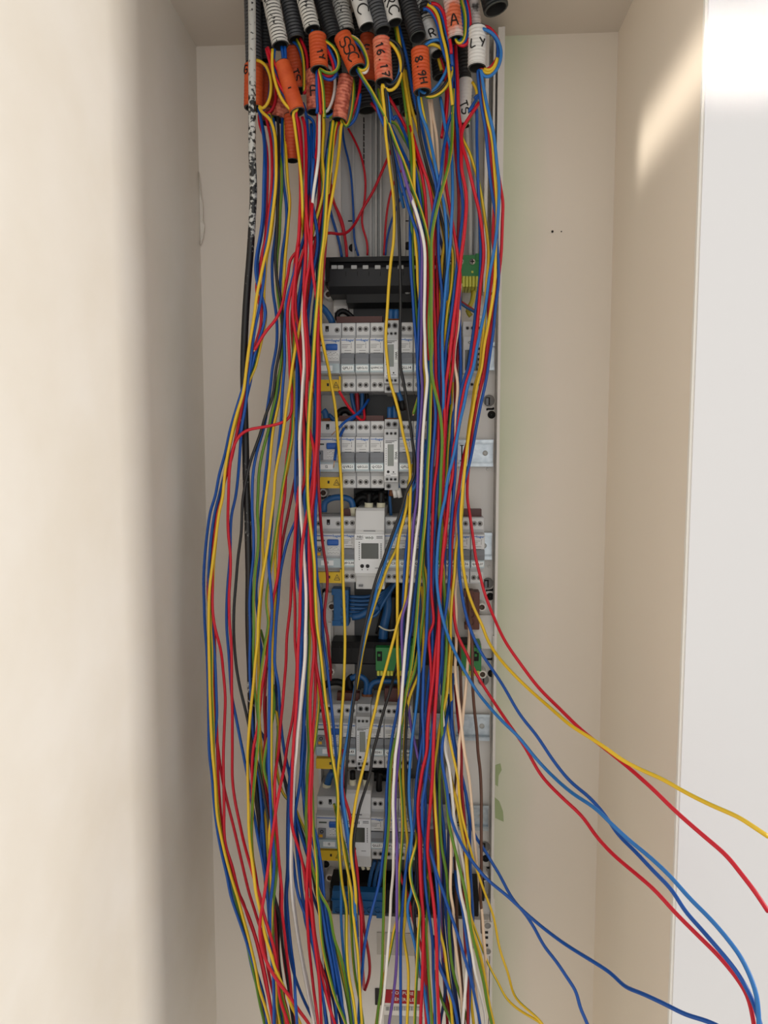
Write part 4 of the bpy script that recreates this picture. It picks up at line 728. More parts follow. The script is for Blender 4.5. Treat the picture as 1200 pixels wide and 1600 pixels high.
F10 Y 9 m 643,725 636,788 629,819 623,841 621,863 621,907 621,971 621,1015 623,1061 624,1092
F3 K 8 m 622,1033 614,1063 607,1088 598,1116 589,1153 582,1178 580,1200 572,1230 562,1260 556,1288 553,1312 552,1332 552,1352 556,1380 558,1398 557,1417 559,1463
F5 R 6 m 537,1171 536,1240 542,1258 548,1280 550,1304 554,1334 558,1360 560,1398 564,1426 565,1472 566,1508 569,1545
F6 r 5 m 556,1370 563,1402 566,1420 569,1453 576,1490 578,1512 577,1527 570,1547
R3 B 9 f 549,61 559,68 570,84 574,105 568,114 559,110 555,105 563,117 574,136 588,158 591,176 598,191 609,219 620,257 631,299 641,334 650,358 655,378 656,397 657,443 655,488 654,534 652,578 654,597 654,643 652,688 652,734
R4 Y 10 f 548,57 559,62 569,79 576,99 574,110 564,112 559,106 557,101 564,117 579,139 588,156 595,169 606,191 620,228 633,259 642,287 653,316 663,347 670,378 671,388 673,433 672,470 670,507 672,543 674,571 673,615 671,688 668,734 667,760 664,815 660,852 657,888 654,925 650,978 647,1006 642,1043 635,1079 629,1116 622,1143 613,1178 610,1210 609,1250 608,1280 605,1320 601,1360 600,1398 599,1444 598,1490 596,1536 589,1598 586,1658
R5 V 10 m 591,171 606,202 617,224 624,246 633,279 641,307 650,334 657,362 659,378 660,397 659,443 659,507 658,578 660,597 658,652 654,698 653,725 652,778 649,797 645,833 644,870 642,907 639,934 629,960 628,1006 630,1043 627,1079 625,1116 623,1178 619,1220 617,1270 620,1310 620,1350 620,1398 620,1435 620,1490 617,1536 612,1573 608,1598 603,1658
R6u W 9 f 544,56 555,57 568,75 575,95 575,112 569,118 561,110 559,105
R6 W 11 f 630,272 635,288 644,312 655,347 663,382 664,433 663,498 664,525 666,578 668,588 664,637 661,679 659,725 657,778 655,806 650,843 646,879 643,916 639,953 637,978 634,1006 631,1043 629,1070 627,1098 625,1125 621,1158 618,1178 616,1210 614,1250 615,1290 615,1330 614,1370 611,1398 610,1426 606,1481 602,1532 598,1573 594,1598 589,1658
R7 Y 7 m 616,35 623,73 626,110 632,156 637,193 634,171 639,206 643,252 644,288 643,316 643,343 645,378 645,415 648,461 652,507 654,534 659,582 660,599 653,624 646,647
R8 Y 8 m 619,35 626,77 631,119 641,183 644,206 647,243 647,288 648,325 649,378 652,406 653,443 656,470 657,507 661,543 663,578 665,591 663,630 661,670 659,725
R9 Y 6 m 633,110 642,165 653,202 663,243 672,281 679,307 686,334 695,378 691,400 690,433 688,470 686,498 690,525 692,578
R10 B 7 m 622,37 635,88 644,138 652,174 659,197 668,239 677,270 682,294 684,325 685,378 685,397 688,433 691,461 690,488 685,525 686,578 686,615 688,670 685,725 683,778 681,806 678,843 678,888 676,925 675,978 676,1006 671,1052 667,1088 665,1125 660,1154 657,1178 652,1210 649,1250 647,1290 640,1320 634,1360 630,1398 628,1426 626,1481 626,1545 626,1598 626,1658
R11 Y 6 f 661,75 672,68 686,72 699,86 707,105 703,127 688,147 666,154 659,145 656,139 657,152 661,174 668,206 675,243 681,270 685,294 697,343 702,378 707,388 708,410 705,452 699,488 696,525 694,578
R40 K 6 f 658,73 666,64 683,62 699,79 706,103 699,127 683,145 664,151 658,145 655,138 653,154 655,206 666,255 681,307 690,343 697,378 696,415 692,452 690,507
R41 b 7 f 659,77 672,64 690,62 699,81 700,103 690,125 675,143 663,148 657,143 653,136 654,156 659,183 666,197 675,233 686,288 694,321 699,397 699,452 697,507
R12 P 5 m 670,156 673,183 674,197 677,233 682,270 685,292 692,321 699,353 703,378 707,391 707,424 703,452 700,488 697,525
R13 P 5 m 674,156 677,184 682,211 684,243 686,274 694,303 703,334 710,388 712,433 708,479
R14 P 8 m 720,443 718,474 717,498 715,518 711,540 709,558 711,578 715,593 715,615 713,639 712,670 713,725 712,762 712,815 715,852 714,898 711,925 713,962 712,975 713,1006 711,1043 713,1070 718,1107 721,1134 726,1178 732,1210 737,1260 740,1300 743,1330 748,1370 750,1398 753,1426 756,1468 758,1490 762,1545
R15 R 5 m 608,152 622,176 633,197 646,228 657,263 664,303 666,343 668,378 669,415 669,470 668,516 672,578 680,643 679,688 675,734
R42 B 4 m 580,145 595,183 591,164 608,193 626,230 641,263 652,299 653,334 666,397 665,470 667,525
R43 Y 4 m 591,139 598,171 609,194 615,188 628,211 641,233 652,270 661,307 666,378
R44 r 4 m 580,161 591,175 609,206 628,252 641,279 659,378
R45 B 5 m 608,165 615,191 617,178 631,206 642,237 653,288 659,334 663,397
R16 R 8 m 641,197 653,239 661,263 670,288 675,316 678,343 678,378 677,415 678,470 680,525 681,578 681,591 685,621 685,652 685,688 683,725 678,762 677,778 676,815 674,870 673,916 677,978 670,988 673,1033 674,1070 670,1107 667,1143 666,1178 660,1216 654,1256 657,1290 658,1340 660,1398 660,1417 665,1490 663,1536 666,1598 667,1658
R17 B 9 m 707,73 706,128 705,183 701,188 697,215 692,237 690,263 685,294 679,321 674,353 671,378 672,397 675,452 674,507 676,578 678,615 681,643 678,688 674,734 672,778 670,806 669,852 670,898 668,943 667,978 666,997 662,1043 661,1088 660,1116 662,1143 662,1178 663,1210 665,1260 664,1320 663,1360 666,1398 670,1426 676,1472 677,1518 679,1563 680,1598 681,1658
R18 Y 10 m 708,139 707,183 707,171 707,206 704,243 697,274 690,298 683,325 677,353 674,378 674,397 674,452 674,507 675,543 673,571 677,600 683,624 688,648 691,688 689,734 688,778 687,806 689,843 688,879 693,907 695,934 696,967 698,1006 696,1043 693,1079 690,1116 691,1153 690,1166 692,1200 698,1246 702,1290 714,1340 728,1398 736,1453 747,1499 756,1536 762,1573 768,1598 775,1658
R20 B 8 m 697,0 707,61 712,128 712,183 714,197 716,233 717,270 721,298 724,325 721,353 718,378 717,397 712,433 707,479 701,516 697,543 695,578 694,588 696,621 697,652 697,707
R21 R 9 m 711,62 715,128 717,183 720,197 721,233 721,265 727,292 729,316 727,349 724,378 721,397 717,433 713,470 708,507 705,534 700,578 697,593 694,624 695,652 694,688 693,734 692,771 694,806 697,839 691,870 688,903 687,934 685,978 681,1015 677,1061 671,1107 668,1143 667,1178 662,1194 656,1230 653,1260 655,1300 656,1340 658,1398 661,1426 661,1481 660,1527 657,1598 656,1658
R22 R 8 m 701,92 699,165 696,197 699,221 697,252 696,279 719,430 716,470 713,516 709,543 707,578 703,606 698,643 696,679 694,716 691,762
R23 r 6 m 710,128 709,183 709,188 711,224 713,252 716,288 717,325 715,406 716,470 717,525 712,597 711,652 708,688
R46 D 3 m 652,252 653,325 659,415 661,488 675,597 675,652 674,707 667,815 666,888 658,1015 658,1088 657,1143 652,1220 652,1320 648,1435 652,1527
R47 D 3 m 679,288 681,343 697,415 696,488 699,597 700,652 684,797 681,870 680,1070 680,1200 688,1260 692,1320 692,1435 699,1508 712,1598 716,1658
R48 B 3 m 690,316 699,343 708,415 705,488 702,615 707,670 701,725 697,815 695,870 691,1070 688,1240 694,1300 696,1360 696,1417 707,1527 716,1598 720,1658
R49 r 4 m 701,452 699,525 688,615 690,688 677,888 678,1260 680,1300 682,1340 685,1376 692,1490 696,1545 699,1598 701,1658
R24 b 9 m 688,152 692,174 695,197 699,215 705,239 707,279 707,316 705,353 704,378 701,406 697,443 694,479 691,516 691,543 692,578 693,615 690,688
R25 B 10 f 751,46 763,47 776,62 779,83 771,108 758,117 749,110 746,105 747,119 752,165 758,197 763,252 767,288 772,321 776,340 777,362 776,375 778,397 779,419 779,443 774,479 771,516 767,543 762,578 759,597 751,633 743,674 738,703 735,718 716,797 718,843 717,888 720,916 724,943 733,978 739,993 749,1015 786,1071 812,1116 839,1150 865,1189 891,1221 921,1246 944,1272 966,1304 992,1330 1022,1362 1049,1390 1071,1424 1094,1450 1120,1480 1150,1517 1172,1555 1188,1600 1199,1660
R26 R 9 f 749,43 762,40 774,53 782,73 774,97 763,110 754,110 749,105 750,121 754,165 763,215 769,270 772,316 771,343 770,378 772,393 769,433 763,479 764,512 761,543 756,578 752,597 745,633 740,661 736,688 734,716 731,743 730,778 733,797 739,839 744,876 750,898 755,920 763,943 769,958 788,1000 816,1041 842,1075 872,1105 910,1142 947,1171 977,1195 1019,1232 1056,1268 1097,1304 1135,1337 1157,1364 1180,1394 1200,1424
R27 Y 11 f 756,108 765,112 774,103 778,86 773,110 762,117 752,110 751,105 753,119 756,147 763,193 767,206 770,224 773,270 776,307 777,334 774,393 774,424 772,452 767,485 761,516 756,543 752,578 746,597 740,633 735,663 730,698 726,734 722,778 720,806 721,837 722,870 727,907 733,931 744,958 754,978 760,996 775,1022 801,1052 831,1081 861,1107 891,1133 921,1152 947,1169 970,1186 1000,1202 1034,1217 1071,1238 1109,1257 1154,1277 1176,1291 1200,1307
R28 b 12 f 754,45 769,50 779,64 784,83 779,105 769,119 758,123 751,112 751,105 754,128 763,174 771,206 776,252 780,288 779,325 777,354 774,378 771,397 765,428 761,461 757,488 751,516 745,543 739,578 732,597 725,633 719,657 714,685 708,716 699,749 696,778 691,797 686,830 683,870 682,898 684,925 689,956 695,978 699,991 713,1024 728,1052 741,1074 750,1087 782,1124 809,1150 839,1187 865,1214 895,1240 929,1262 955,1287 981,1311 1015,1339 1045,1367 1079,1405 1109,1435 1135,1465 1157,1495 1172,1525 1182,1555 1186,1600 1189,1660
R29 R 8 m 774,252 780,279 783,298 786,316 785,343 784,378 783,397 779,433 773,470 765,525 759,578 751,606 741,648 732,685 726,705 720,740 715,778 712,793 708,830 705,870 705,907 708,934 709,960 715,993 728,1019 737,1039 750,1063 790,1124 820,1167 846,1212 876,1244 910,1276 932,1307 959,1336 992,1364 1022,1390 1056,1427 1090,1461 1124,1495 1154,1532 1169,1559 1178,1600 1185,1660
R30 B 10 m 741,154 751,145 730,178 743,164 745,215 747,288 750,360 751,406 749,443 744,479 740,516 736,543 731,578 725,593 719,621 716,648 714,679 712,716 711,743 708,778 706,806 703,843 703,879 701,916 697,953 695,964 691,997 690,1037 682,1088 675,1143 672,1178 669,1190 664,1230 660,1250 661,1300 668,1336
R31 R 11 m 749,160 727,193 721,206 722,228 729,248 736,279 743,307 749,331 753,358 755,378 756,388 755,415 751,443 749,470 745,516 741,543 736,578 730,593 723,624 718,652 714,677 708,707 707,743 701,775 699,806 695,837 691,879 688,916 687,943 686,978 685,1015 683,1061 680,1107 678,1143 677,1178 676,1210 673,1250 669,1300 668,1330 670,1350 676,1398 679,1426 682,1472 683,1527 686,1598 687,1658
R32 Y 9 m 738,128 745,139 745,158 730,193 723,199 721,211 724,221 732,233 741,261 749,288 754,316 758,343 763,384 763,415 760,443 758,488 755,525 752,543 750,578 743,597 738,633 732,670 729,707 725,743 723,782 721,811 716,837 712,861 710,898 706,934 704,978 704,997 701,1043 698,1088 691,1116 686,1143 682,1178 680,1186 678,1210 680,1260 684,1320 686,1380 687,1453 694,1481 698,1512 702,1541 707,1598 710,1658
G1 B 8 m 668,516 671,578 672,597 670,643 669,688 664,734 663,778 660,806 657,843 655,879 650,916 646,953 644,978 640,997 638,1024 633,1063 625,1088 620,1116 613,1149 609,1178 607,1200 604,1240 604,1280 602,1310 598,1340 593,1376 588,1398 584,1411 575,1448 569,1481 566,1518 563,1545 560,1598 558,1658
G3 Y 8 m 667,778 662,852 660,888 664,925 647,1052 638,1074 632,1092 629,1121 625,1165 624,1200 627,1240 629,1280 628,1320 625,1350 623,1398 624,1426 617,1448 609,1490 601,1523 596,1545 588,1598 583,1658
G4 Y 6 m 658,916 662,943 661,978 662,1006 655,1052 640,1088 634,1125 632,1172 630,1204 631,1244 633,1284 637,1316 634,1350 633,1435 630,1459 635,1490 638,1512 638,1554 636,1598 635,1658
G6 b 8 m 655,934 654,960 653,997 655,1033 653,1079 648,1125 644,1153 642,1178 640,1200 639,1240 642,1280 644,1304 641,1330 642,1360 643,1398 637,1408 639,1441 646,1466 650,1485 655,1508 661,1536 665,1563 670,1598 674,1658
G7 V 4 m 658,975 662,1006 647,1048 638,1087 640,1120 646,1153 652,1178 653,1186 670,1212 681,1246 684,1280 688,1340 688,1435 696,1563
G8 K 6 m 640,1052 636,1092 635,1134 633,1178 634,1200 636,1250 642,1290 649,1330 652,1398 646,1408 648,1444 652,1472 657,1527
G9 R 4 m 621,1180 618,1210 616,1256 620,1330 626,1370 637,1398 643,1426 650,1453 663,1499 668,1563 670,1598 672,1658
G12 Y 6 m 707,597 705,633 702,670 699,707 697,743 688,782 691,815 689,855 693,892 694,925 702,971 703,1006 701,1052 696,1088 693,1125 690,1178 687,1210 687,1260 688,1300 691,1330 697,1360 700,1398 701,1417 702,1463 705,1499 710,1527 720,1560 731,1598 740,1658
H1 W 9 m 685,1063 690,1098 693,1134 696,1178 700,1190 704,1220 708,1260 711,1300 714,1340 720,1398 725,1417 732,1453 738,1490 743,1523 753,1560 758,1582 759,1598 761,1658
H2 W 8 m 691,1088 695,1125 697,1166 704,1220 709,1272 715,1304 720,1330 726,1360 730,1398 731,1417 733,1444 732,1483 728,1536 723,1598 721,1658
H3 Y 9 m 691,1099 697,1125 703,1160 710,1190 716,1220 718,1250 723,1280 728,1300 734,1324 740,1344 748,1368 760,1402 771,1431 781,1484 794,1521 805,1559 831,1583 848,1600 878,1660
H4 Y 7 m 698,1190 706,1226 716,1270 724,1304 728,1330 730,1356 734,1398 734,1426 743,1453 754,1483 760,1499 771,1523 777,1532 790,1559 812,1579 847,1600 897,1660
H22 Y 8 m 702,1200 708,1230 716,1264 720,1290 727,1326 730,1366 733,1398 734,1435 743,1468 751,1494 759,1536 765,1573 771,1598 778,1658
H5 Y 5 m 706,1015 704,1070 720,1260 728,1320 732,1370 736,1527 736,1563 740,1598 743,1658
H6 B 11 m 702,1098 690,1180 698,1230 703,1272 712,1300 724,1324 738,1346 760,1373 794,1401 824,1429 854,1454 887,1478 921,1499 955,1521 977,1542 1000,1551 1041,1570 1071,1585 1116,1600 1206,1660
H7 B 7 m 701,1085 703,1112 706,1143 712,1178 714,1186 722,1214 728,1240 732,1270 742,1306 756,1326 770,1350 779,1364 801,1405 820,1427 835,1450 850,1478 869,1502 887,1529 901,1551 906,1574 918,1600 932,1660
H8 B 6 m 708,1052 706,1125 714,1180 721,1212 729,1244 734,1290 734,1330 737,1398 739,1435 736,1508 732,1598 731,1658
H9 r 7 m 711,1070 715,1116 719,1153 721,1178 721,1210 722,1240 725,1272 727,1300 726,1340 725,1435 731,1541 731,1598 731,1658
H10 N 8 m 730,916 735,978 738,1006 738,1061 741,1107 745,1143 747,1178 750,1200 752,1240 752,1280 752,1320 752,1372 750,1398 752,1417 753,1457
H11 N 5 m 717,997 719,1033 720,1070 721,1116 719,1143 720,1180 714,1200 714,1435 721,1527 725,1598 727,1658
H12 P 7 m 733,971 733,997 731,1033 728,1074 724,1110 722,1134 717,1162 717,1190 714,1240 706,1284 705,1340 704,1398 708,1417 709,1453 714,1494 718,1527 721,1560 723,1598 725,1658
H13 B 11 m 666,1290 672,1326 678,1350 686,1376 694,1398 696,1406 705,1431 716,1463 725,1494 736,1530 743,1563 750,1598 756,1658
H14 B 9 m 671,1316 680,1360 684,1398 685,1417 686,1463 685,1508 692,1523 699,1540 707,1560 715,1598 721,1658
H15 Y 8 m 668,1360 670,1398 666,1450 668,1490 670,1527 673,1563 675,1598 677,1658
H16 Y 9 m 648,1284 652,1310 640,1360 648,1398 656,1420 654,1453 652,1499 650,1545 648,1598 647,1658
H19 B 7 m 677,1463 687,1508 696,1530 707,1560 714,1598 720,1658
H21 Y 6 m 679,1518 688,1554 696,1578 706,1598 721,1658
H25 B 8 m 710,1340 714,1389 721,1411 727,1453 732,1490 736,1518 743,1563
H26 B 4 m 663,1490 665,1536 668,1598 669,1658
H27 r 4 m 687,1435 695,1499 695,1545 707,1598 714,1658
H28 D 3 m 704,1240 700,1340 701,1398 707,1472 709,1527 718,1598 722,1658
H29 D 4 m 688,1453 696,1545 688,1598 683,1658
H30 P 4 m 736,1472 743,1545 749,1598 752,1658
H31 r 3 m 659,1435 663,1508 674,1582 679,1598 688,1658
G13 B 8 m 641,325 641,388 642,421 645,461 647,498 651,543 653,578 654,588 655,633 652,679 651,725 646,760 642,802 637,839 633,879 631,916 630,943 630,978 629,1015
R36 R 6 m 683,343 683,415 684,470 686,525 689,578 691,593 694,621 696,652 697,688
R50 Y 5 m 697,360 702,433 699,488 703,606 694,652 686,778 690,861
R51 B 6 m 719,433 718,488 719,543 720,578 718,611 708,652 707,707 708,788 704,852
R52 B 5 m 707,643 697,707 697,806 695,837
R53 Y 5 m 667,843 662,870 667,916 657,988
S4a Y 9 f 507,63 522,73 530,92 528,110 515,117 500,108 497,103 501,117 505,139 507,183 507,171 507,184
S4b B 7 f 487,48 498,55 509,66 520,88 527,105 522,125 509,125 498,114 495,106 495,121 496,165 497,160 495,177
S4c R 7 f 511,77 519,95 523,114 517,121 504,117 498,110 497,105 498,128 501,174 501,178
S6a W 6 m 511,102 520,108 524,128 519,160 509,178 506,174
S6b B 7 m 522,110 531,119 534,141 530,165 517,183 508,185 504,176
S6c Y 7 m 528,116 535,125 536,145 531,165 520,182 515,185
S7a Y 7 m 546,116 552,121 552,156 548,183 541,201 535,189 533,183 534,194
S7b R 5 m 564,119 561,147 553,171 546,191 539,196
S7c B 5 m 563,147 561,165 553,191 542,198
S2a R 9 f 416,76 421,95 432,125 447,149 465,171 467,165 464,160 462,180 464,188 469,230 470,288 468,343 466,378 464,388 458,433
S2b R 9 f 418,74 429,99 442,125 454,150 468,170 465,161 462,176 461,184 466,233
S2c Y 10 f 426,77 425,103 431,132 443,160 462,177 466,169 464,163 457,183 458,180 463,215 471,279 473,325 473,378
S2d B 8 f 429,77 427,99 434,128 449,158 464,174 467,165
S2e B 6 f 440,73 442,88 443,97 443,106
S2f B 6 f 445,73 446,88 444,103
S3a Y 6 m 463,61 471,77 475,103 475,143
S3b R 6 m 469,60 478,79 481,103 480,138 475,147
S3c B 5 m 454,68 462,64 471,86 478,117 481,139
S11a B 9 f 715,0 721,18 724,44 721,64 715,68 711,59
S11b Y 10 f 720,0 726,20 727,44 724,66 716,71 712,61
S11c R 9 f 729,0 734,22 735,51 730,72 719,74 712,62
S11d B 9 f 727,0 732,18 732,44 728,64 719,72 712,61
S13a B 8 f 661,15 664,11 675,20 685,42 688,59 694,86 705,110
S13b R 8 f 666,11 675,17 683,33 688,51 692,64
S13c Y 9 f 668,7 677,11 686,28 690,51 697,77 702,117 707,165
S13d B 9 f 670,7 683,9 692,28 697,51 703,73 707,103
S13e R 10 f 674,5 685,6 694,22 699,46 705,72 705,84
S13f R 6 m 685,86 692,103 697,128 697,165 690,215
S13g Y 7 m 685,92 690,110
T1 R 2 k 544,201 553,217 564,243 571,279 570,312 565,340 567,358 574,378 574,399
T2 B 2 k 535,183 536,215 547,263 552,325 554,378 560,400
T3 R 3 k 517,288 520,312 531,340 541,382 542,402
T4 R 3 k 515,299 523,321 534,343 540,378 542,402
T5 B 2 k 513,316 517,334 530,378 534,402
T6 R 2 k 641,252 622,272 611,299 604,336 601,378 600,399
T7 B 2 k 646,270 630,301 619,325 608,358 604,378 602,399
"""
# ------------------------------------------------------------------ wires
def wiremat(name, col, rough=.38):
    m = mat(name, col, rough, spec=.45); return m
def earthmat():
    """two-colour jacket: a green and a yellow stripe running along the wire"""
    m = bpy.data.materials.new('wire_yellow_green'); m.use_nodes = True; nt = m.node_tree; b = nt.nodes['Principled BSDF']; b.inputs['Roughness'].default_value = .38
    uv = nt.nodes.new('ShaderNodeUVMap'); uv.uv_map = 'uv'; s = nt.nodes.new('ShaderNodeSeparateXYZ'); nt.links.new(uv.outputs[0], s.inputs[0])
    f = nt.nodes.new('ShaderNodeMath'); f.operation = 'FRACT'; nt.links.new(s.outputs['X'], f.inputs[0])
    r = nt.nodes.new('ShaderNodeValToRGB'); r.color_ramp.interpolation = 'LINEAR'; e = r.color_ramp.elements
    G, Yc = lin((92, 136, 34)), lin((230, 190, 40))
    e[0].position = 0; e[0].color = G; e[1].position = .40; e[1].color = G
    q = e.new(.44); q.color = Yc; q = e.new(.97); q.color = Yc; q = e.new(1.0); q.color = G
    nt.links.new(f.outputs[0], r.inputs[0]); nt.links.new(r.outputs[0], b.inputs['Base Color']); return m
WM = {'B': wiremat('wire_blue', (10, 80, 166)), 'b': wiremat('wire_light_blue', (38, 116, 190)), 'D': wiremat('wire_navy', (16, 40, 92)), 'R': wiremat('wire_red', (204, 16, 42)), 'r': wiremat('wire_dark_red', (150, 8, 30)),
      'Y': earthmat(), 'K': wiremat('wire_black', (34, 34, 36)), 'W': wiremat('wire_white', (240, 236, 230)), 'V': wiremat('wire_violet', (108, 80, 160)), 'N': wiremat('wire_brown', (92, 58, 44)), 'P': wiremat('wire_cream', (240, 212, 184))}
CN = {'B': 'blue', 'b': 'light blue', 'D': 'navy', 'R': 'red', 'r': 'dark red', 'Y': 'yellow-green', 'K': 'black', 'W': 'white', 'V': 'violet', 'N': 'brown', 'P': 'cream'}
copper = mat('bare_copper', (214, 170, 130), .3, .8)
PHASE = {'R1': (.70, .03), 'F1': (.84, .06), 'R27': (.62, .05), 'D10': (.96, -.03), 'A3': (.72, .1), 'C2': (.95, .2), 'H3': (.66, .1), 'B13': (.60, .1), 'F10': (.7, .05), 'F4': (.82, .1), 'R4': (.98, .12), 'R7': (.04, .5), 'R8': (.72, .1), 'R9': (.66, .05), 'G2': (.2, .2), 'R32': (.5, .1), 'H5': (.7, .1)}   # which side of the jacket faces the room
RAW = []
for ln in WIRES.strip().split('\n'):
    t = ln.split(); RAW.append((t[0], t[1], int(t[2]), t[3], np.array([[float(v) for v in p.split(',')] for p in t[4:]])))
# front depth of whatever already hangs there, on a grid over the picture; every wire lies on the ones behind it
GX0, GY0, GS = 260, -60, 2.0; GW, GH = int(1000/GS), int(1800/GS)
yy = GY0+GS*np.arange(GH); xx = GX0+GS*np.arange(GW)
base = np.interp(yy, [-60, 200, 400, 700, 1000, 1300, 1700], [.838, .842, .848, .848, .838, .822, .80])
HF = np.repeat(base[:, None], GW, 1)
HF = np.minimum(HF, np.interp(xx, [760, 800, 1050, 1260], [.9, .80, .60, .50])[None, :])
def stamp(x, y, Y, rp):
    i0, i1 = int((x-rp-GX0)/GS), int((x+rp-GX0)/GS)+1; j0, j1 = int((y-rp-GY0)/GS), int((y+rp-GY0)/GS)+1
    i0, j0 = max(i0, 0), max(j0, 0); return (slice(j0, max(j1, j0+1)), slice(i0, max(i1, i0+1)))
def look(x, y, rp):
    v = HF[stamp(x, y, 0, rp)]; return v.min() if v.size else .85
TOPD = {'f': .836, 'm': .856, 'k': .932}
def smooth(a, sig):
    n = int(sig*3)+1; k = np.exp(-.5*(np.arange(-n, n+1)/sig)**2); k /= k.sum(); return np.convolve(np.pad(a, n, mode='edge'), k, 'valid')
def lay(pix, r, mode, k_all, lift, id_):
    """depth along a wire that was traced through pix"""
    n = len(pix)
    raw = np.array([look(x, y, 2.6*r/.0016) for x, y in pix])-r-.0002
    far = np.arange(n)
    back = np.zeros(n)
    if pix[0, 1] > 262 and id_ not in ('L5',): back += np.clip(1-far/12, 0, 1)**2
    if 225 < pix[-1, 1] < 1590 and pix[-1, 0] < 1100 and id_ not in ('L5', 'R7', 'cable', 'F6') and n > 30: back += np.clip(1-(n-1-far)/12, 0, 1)**2
    W = 6; e = np.array([raw[max(0, i-W):i+W+1].min() for i in range(n)]); e = smooth(e, 5); e = np.where(back > 0, np.maximum(e, np.minimum(e+.045*back, .857)), e)
    if k_all: e = np.full(n, TOPD['k'])-lift*.4
    elif id_ == 'L5':
        t = np.linspace(0, 1, n); s = np.clip((t-.28)/.25, 0, 1); s = s*s*(3-2*s); e = e*s+.93*(1-s)
    else:
        first = np.argmax(pix[:, 1] > 262) if (pix[:, 1] > 262).any() else n
        s = np.clip((pix[:, 1]-185)/85, 0, 1); s = s*s*(3-2*s); s[first:] = 1
        if pix[0, 1] > 262: s[:] = 1
        e = e*s+(TOPD[mode]-lift)*(1-s)
    return e
def hang(pix, r, mode='m', k_all=False, lift=0., id_=''):
    e = lay(pix, r, mode, k_all, lift, id_)
    if not k_all:
        for (x, y), Y in zip(pix, e):
            if y > 215:
                sl = stamp(x, y, 0, 1.6*r/.0016); HF[sl] = np.minimum(HF[sl], Y-r)
    return [P(x, y, Y) for (x, y), Y in zip(pix, e)]
# the thick scuffed cable comes first: most wires cross in front of it
cabpx = np.array([(393, -60), (393.5, 0), (394, 55), (394, 110), (394, 180), (394, 240), (396, 300), (394, 345), (391, 395), (387, 445), (384, 490), (381, 560), (381, 600), (382.5, 650), (384, 710), (385, 760), (387, 806), (388, 852), (389, 900), (388.5, 950), (389, 990), (391, 1040), (393, 1120), (394, 1180), (400, 1230), (406, 1275), (411, 1315), (416, 1350), (420, 1400), (431, 1435), (432, 1490), (435, 1520), (440, 1555), (449, 1660)], float)
pix = catmull(cabpx, 6); r = .0042
e = lay(pix, r, 'f', False, .0, 'cable'); top = np.clip((pix[:, 1]-190)/140, 0, 1); e = np.where(pix[:, 1] < 330, .818*(1-top)+e*top, e); e = smooth(e, 6)
for (x, y), Y in zip(pix, e):
    if y > 215: sl = stamp(x, y, 0, 5); HF[sl] = np.minimum(HF[sl], Y-r)
def cabmat():
    m = bpy.data.materials.new('scuffed_black_jacket'); m.use_nodes = True; nt = m.node_tree; b = nt.nodes['Principled BSDF']; b.inputs['Roughness'].default_value = .42
    tc = nt.nodes.new('ShaderNodeTexCoord'); n = nt.nodes.new('ShaderNodeTexNoise'); n.inputs['Scale'].default_value = 220; n.inputs['Detail'].default_value = 4
    n2 = nt.nodes.new('ShaderNodeTexNoise'); n2.inputs['Scale'].default_value = 14
    s = nt.nodes.new('ShaderNodeSeparateXYZ'); nt.links.new(tc.outputs['Object'], s.inputs[0])
    for q in (n, n2): nt.links.new(tc.outputs['Object'], q.inputs['Vector'])
    # overspray: heavy on the top stretch, patchy further down, none below
    mr = nt.nodes.new('ShaderNodeMapRange'); mr.inputs['From Min'].default_value = 1.80; mr.inputs['From Max'].default_value = 2.0; mr.inputs['To Min'].default_value = -.22; mr.inputs['To Max'].default_value = .16; nt.links.new(s.outputs['Z'], mr.inputs['Value'])
    a = nt.nodes.new('ShaderNodeMath'); a.operation = 'ADD'; nt.links.new(n.outputs['Fac'], a.inputs[0]); nt.links.new(mr.outputs[0], a.inputs[1])
    k = nt.nodes.new('ShaderNodeMath'); k.operation = 'MULTIPLY_ADD'; k.inputs[1].default_value = .75; k.inputs[2].default_value = -.36; nt.links.new(n2.outputs['Fac'], k.inputs[0])
    a2 = nt.nodes.new('ShaderNodeMath'); a2.operation = 'ADD'; nt.links.new(a.outputs[0], a2.inputs[0]); nt.links.new(k.outputs[0], a2.inputs[1])
    r_ = nt.nodes.new('ShaderNodeValToRGB'); r_.color_ramp.elements[0].position = .5; r_.color_ramp.elements[0].color = lin((26, 26, 28)); r_.color_ramp.elements[1].position = .6; r_.color_ramp.elements[1].color = lin((196, 196, 192))
    nt.links.new(a2.outputs[0], r_.inputs[0]); nt.links.new(r_.outputs[0], b.inputs['Base Color']); return m
b = MB(); b.tube([P(x, y, Y) for (x, y), Y in zip(pix, e)], r, 14)
tag(b.build('power_cable', cabmat()), 'thick black cable with white paint scuffs running down the left side', 'cable')

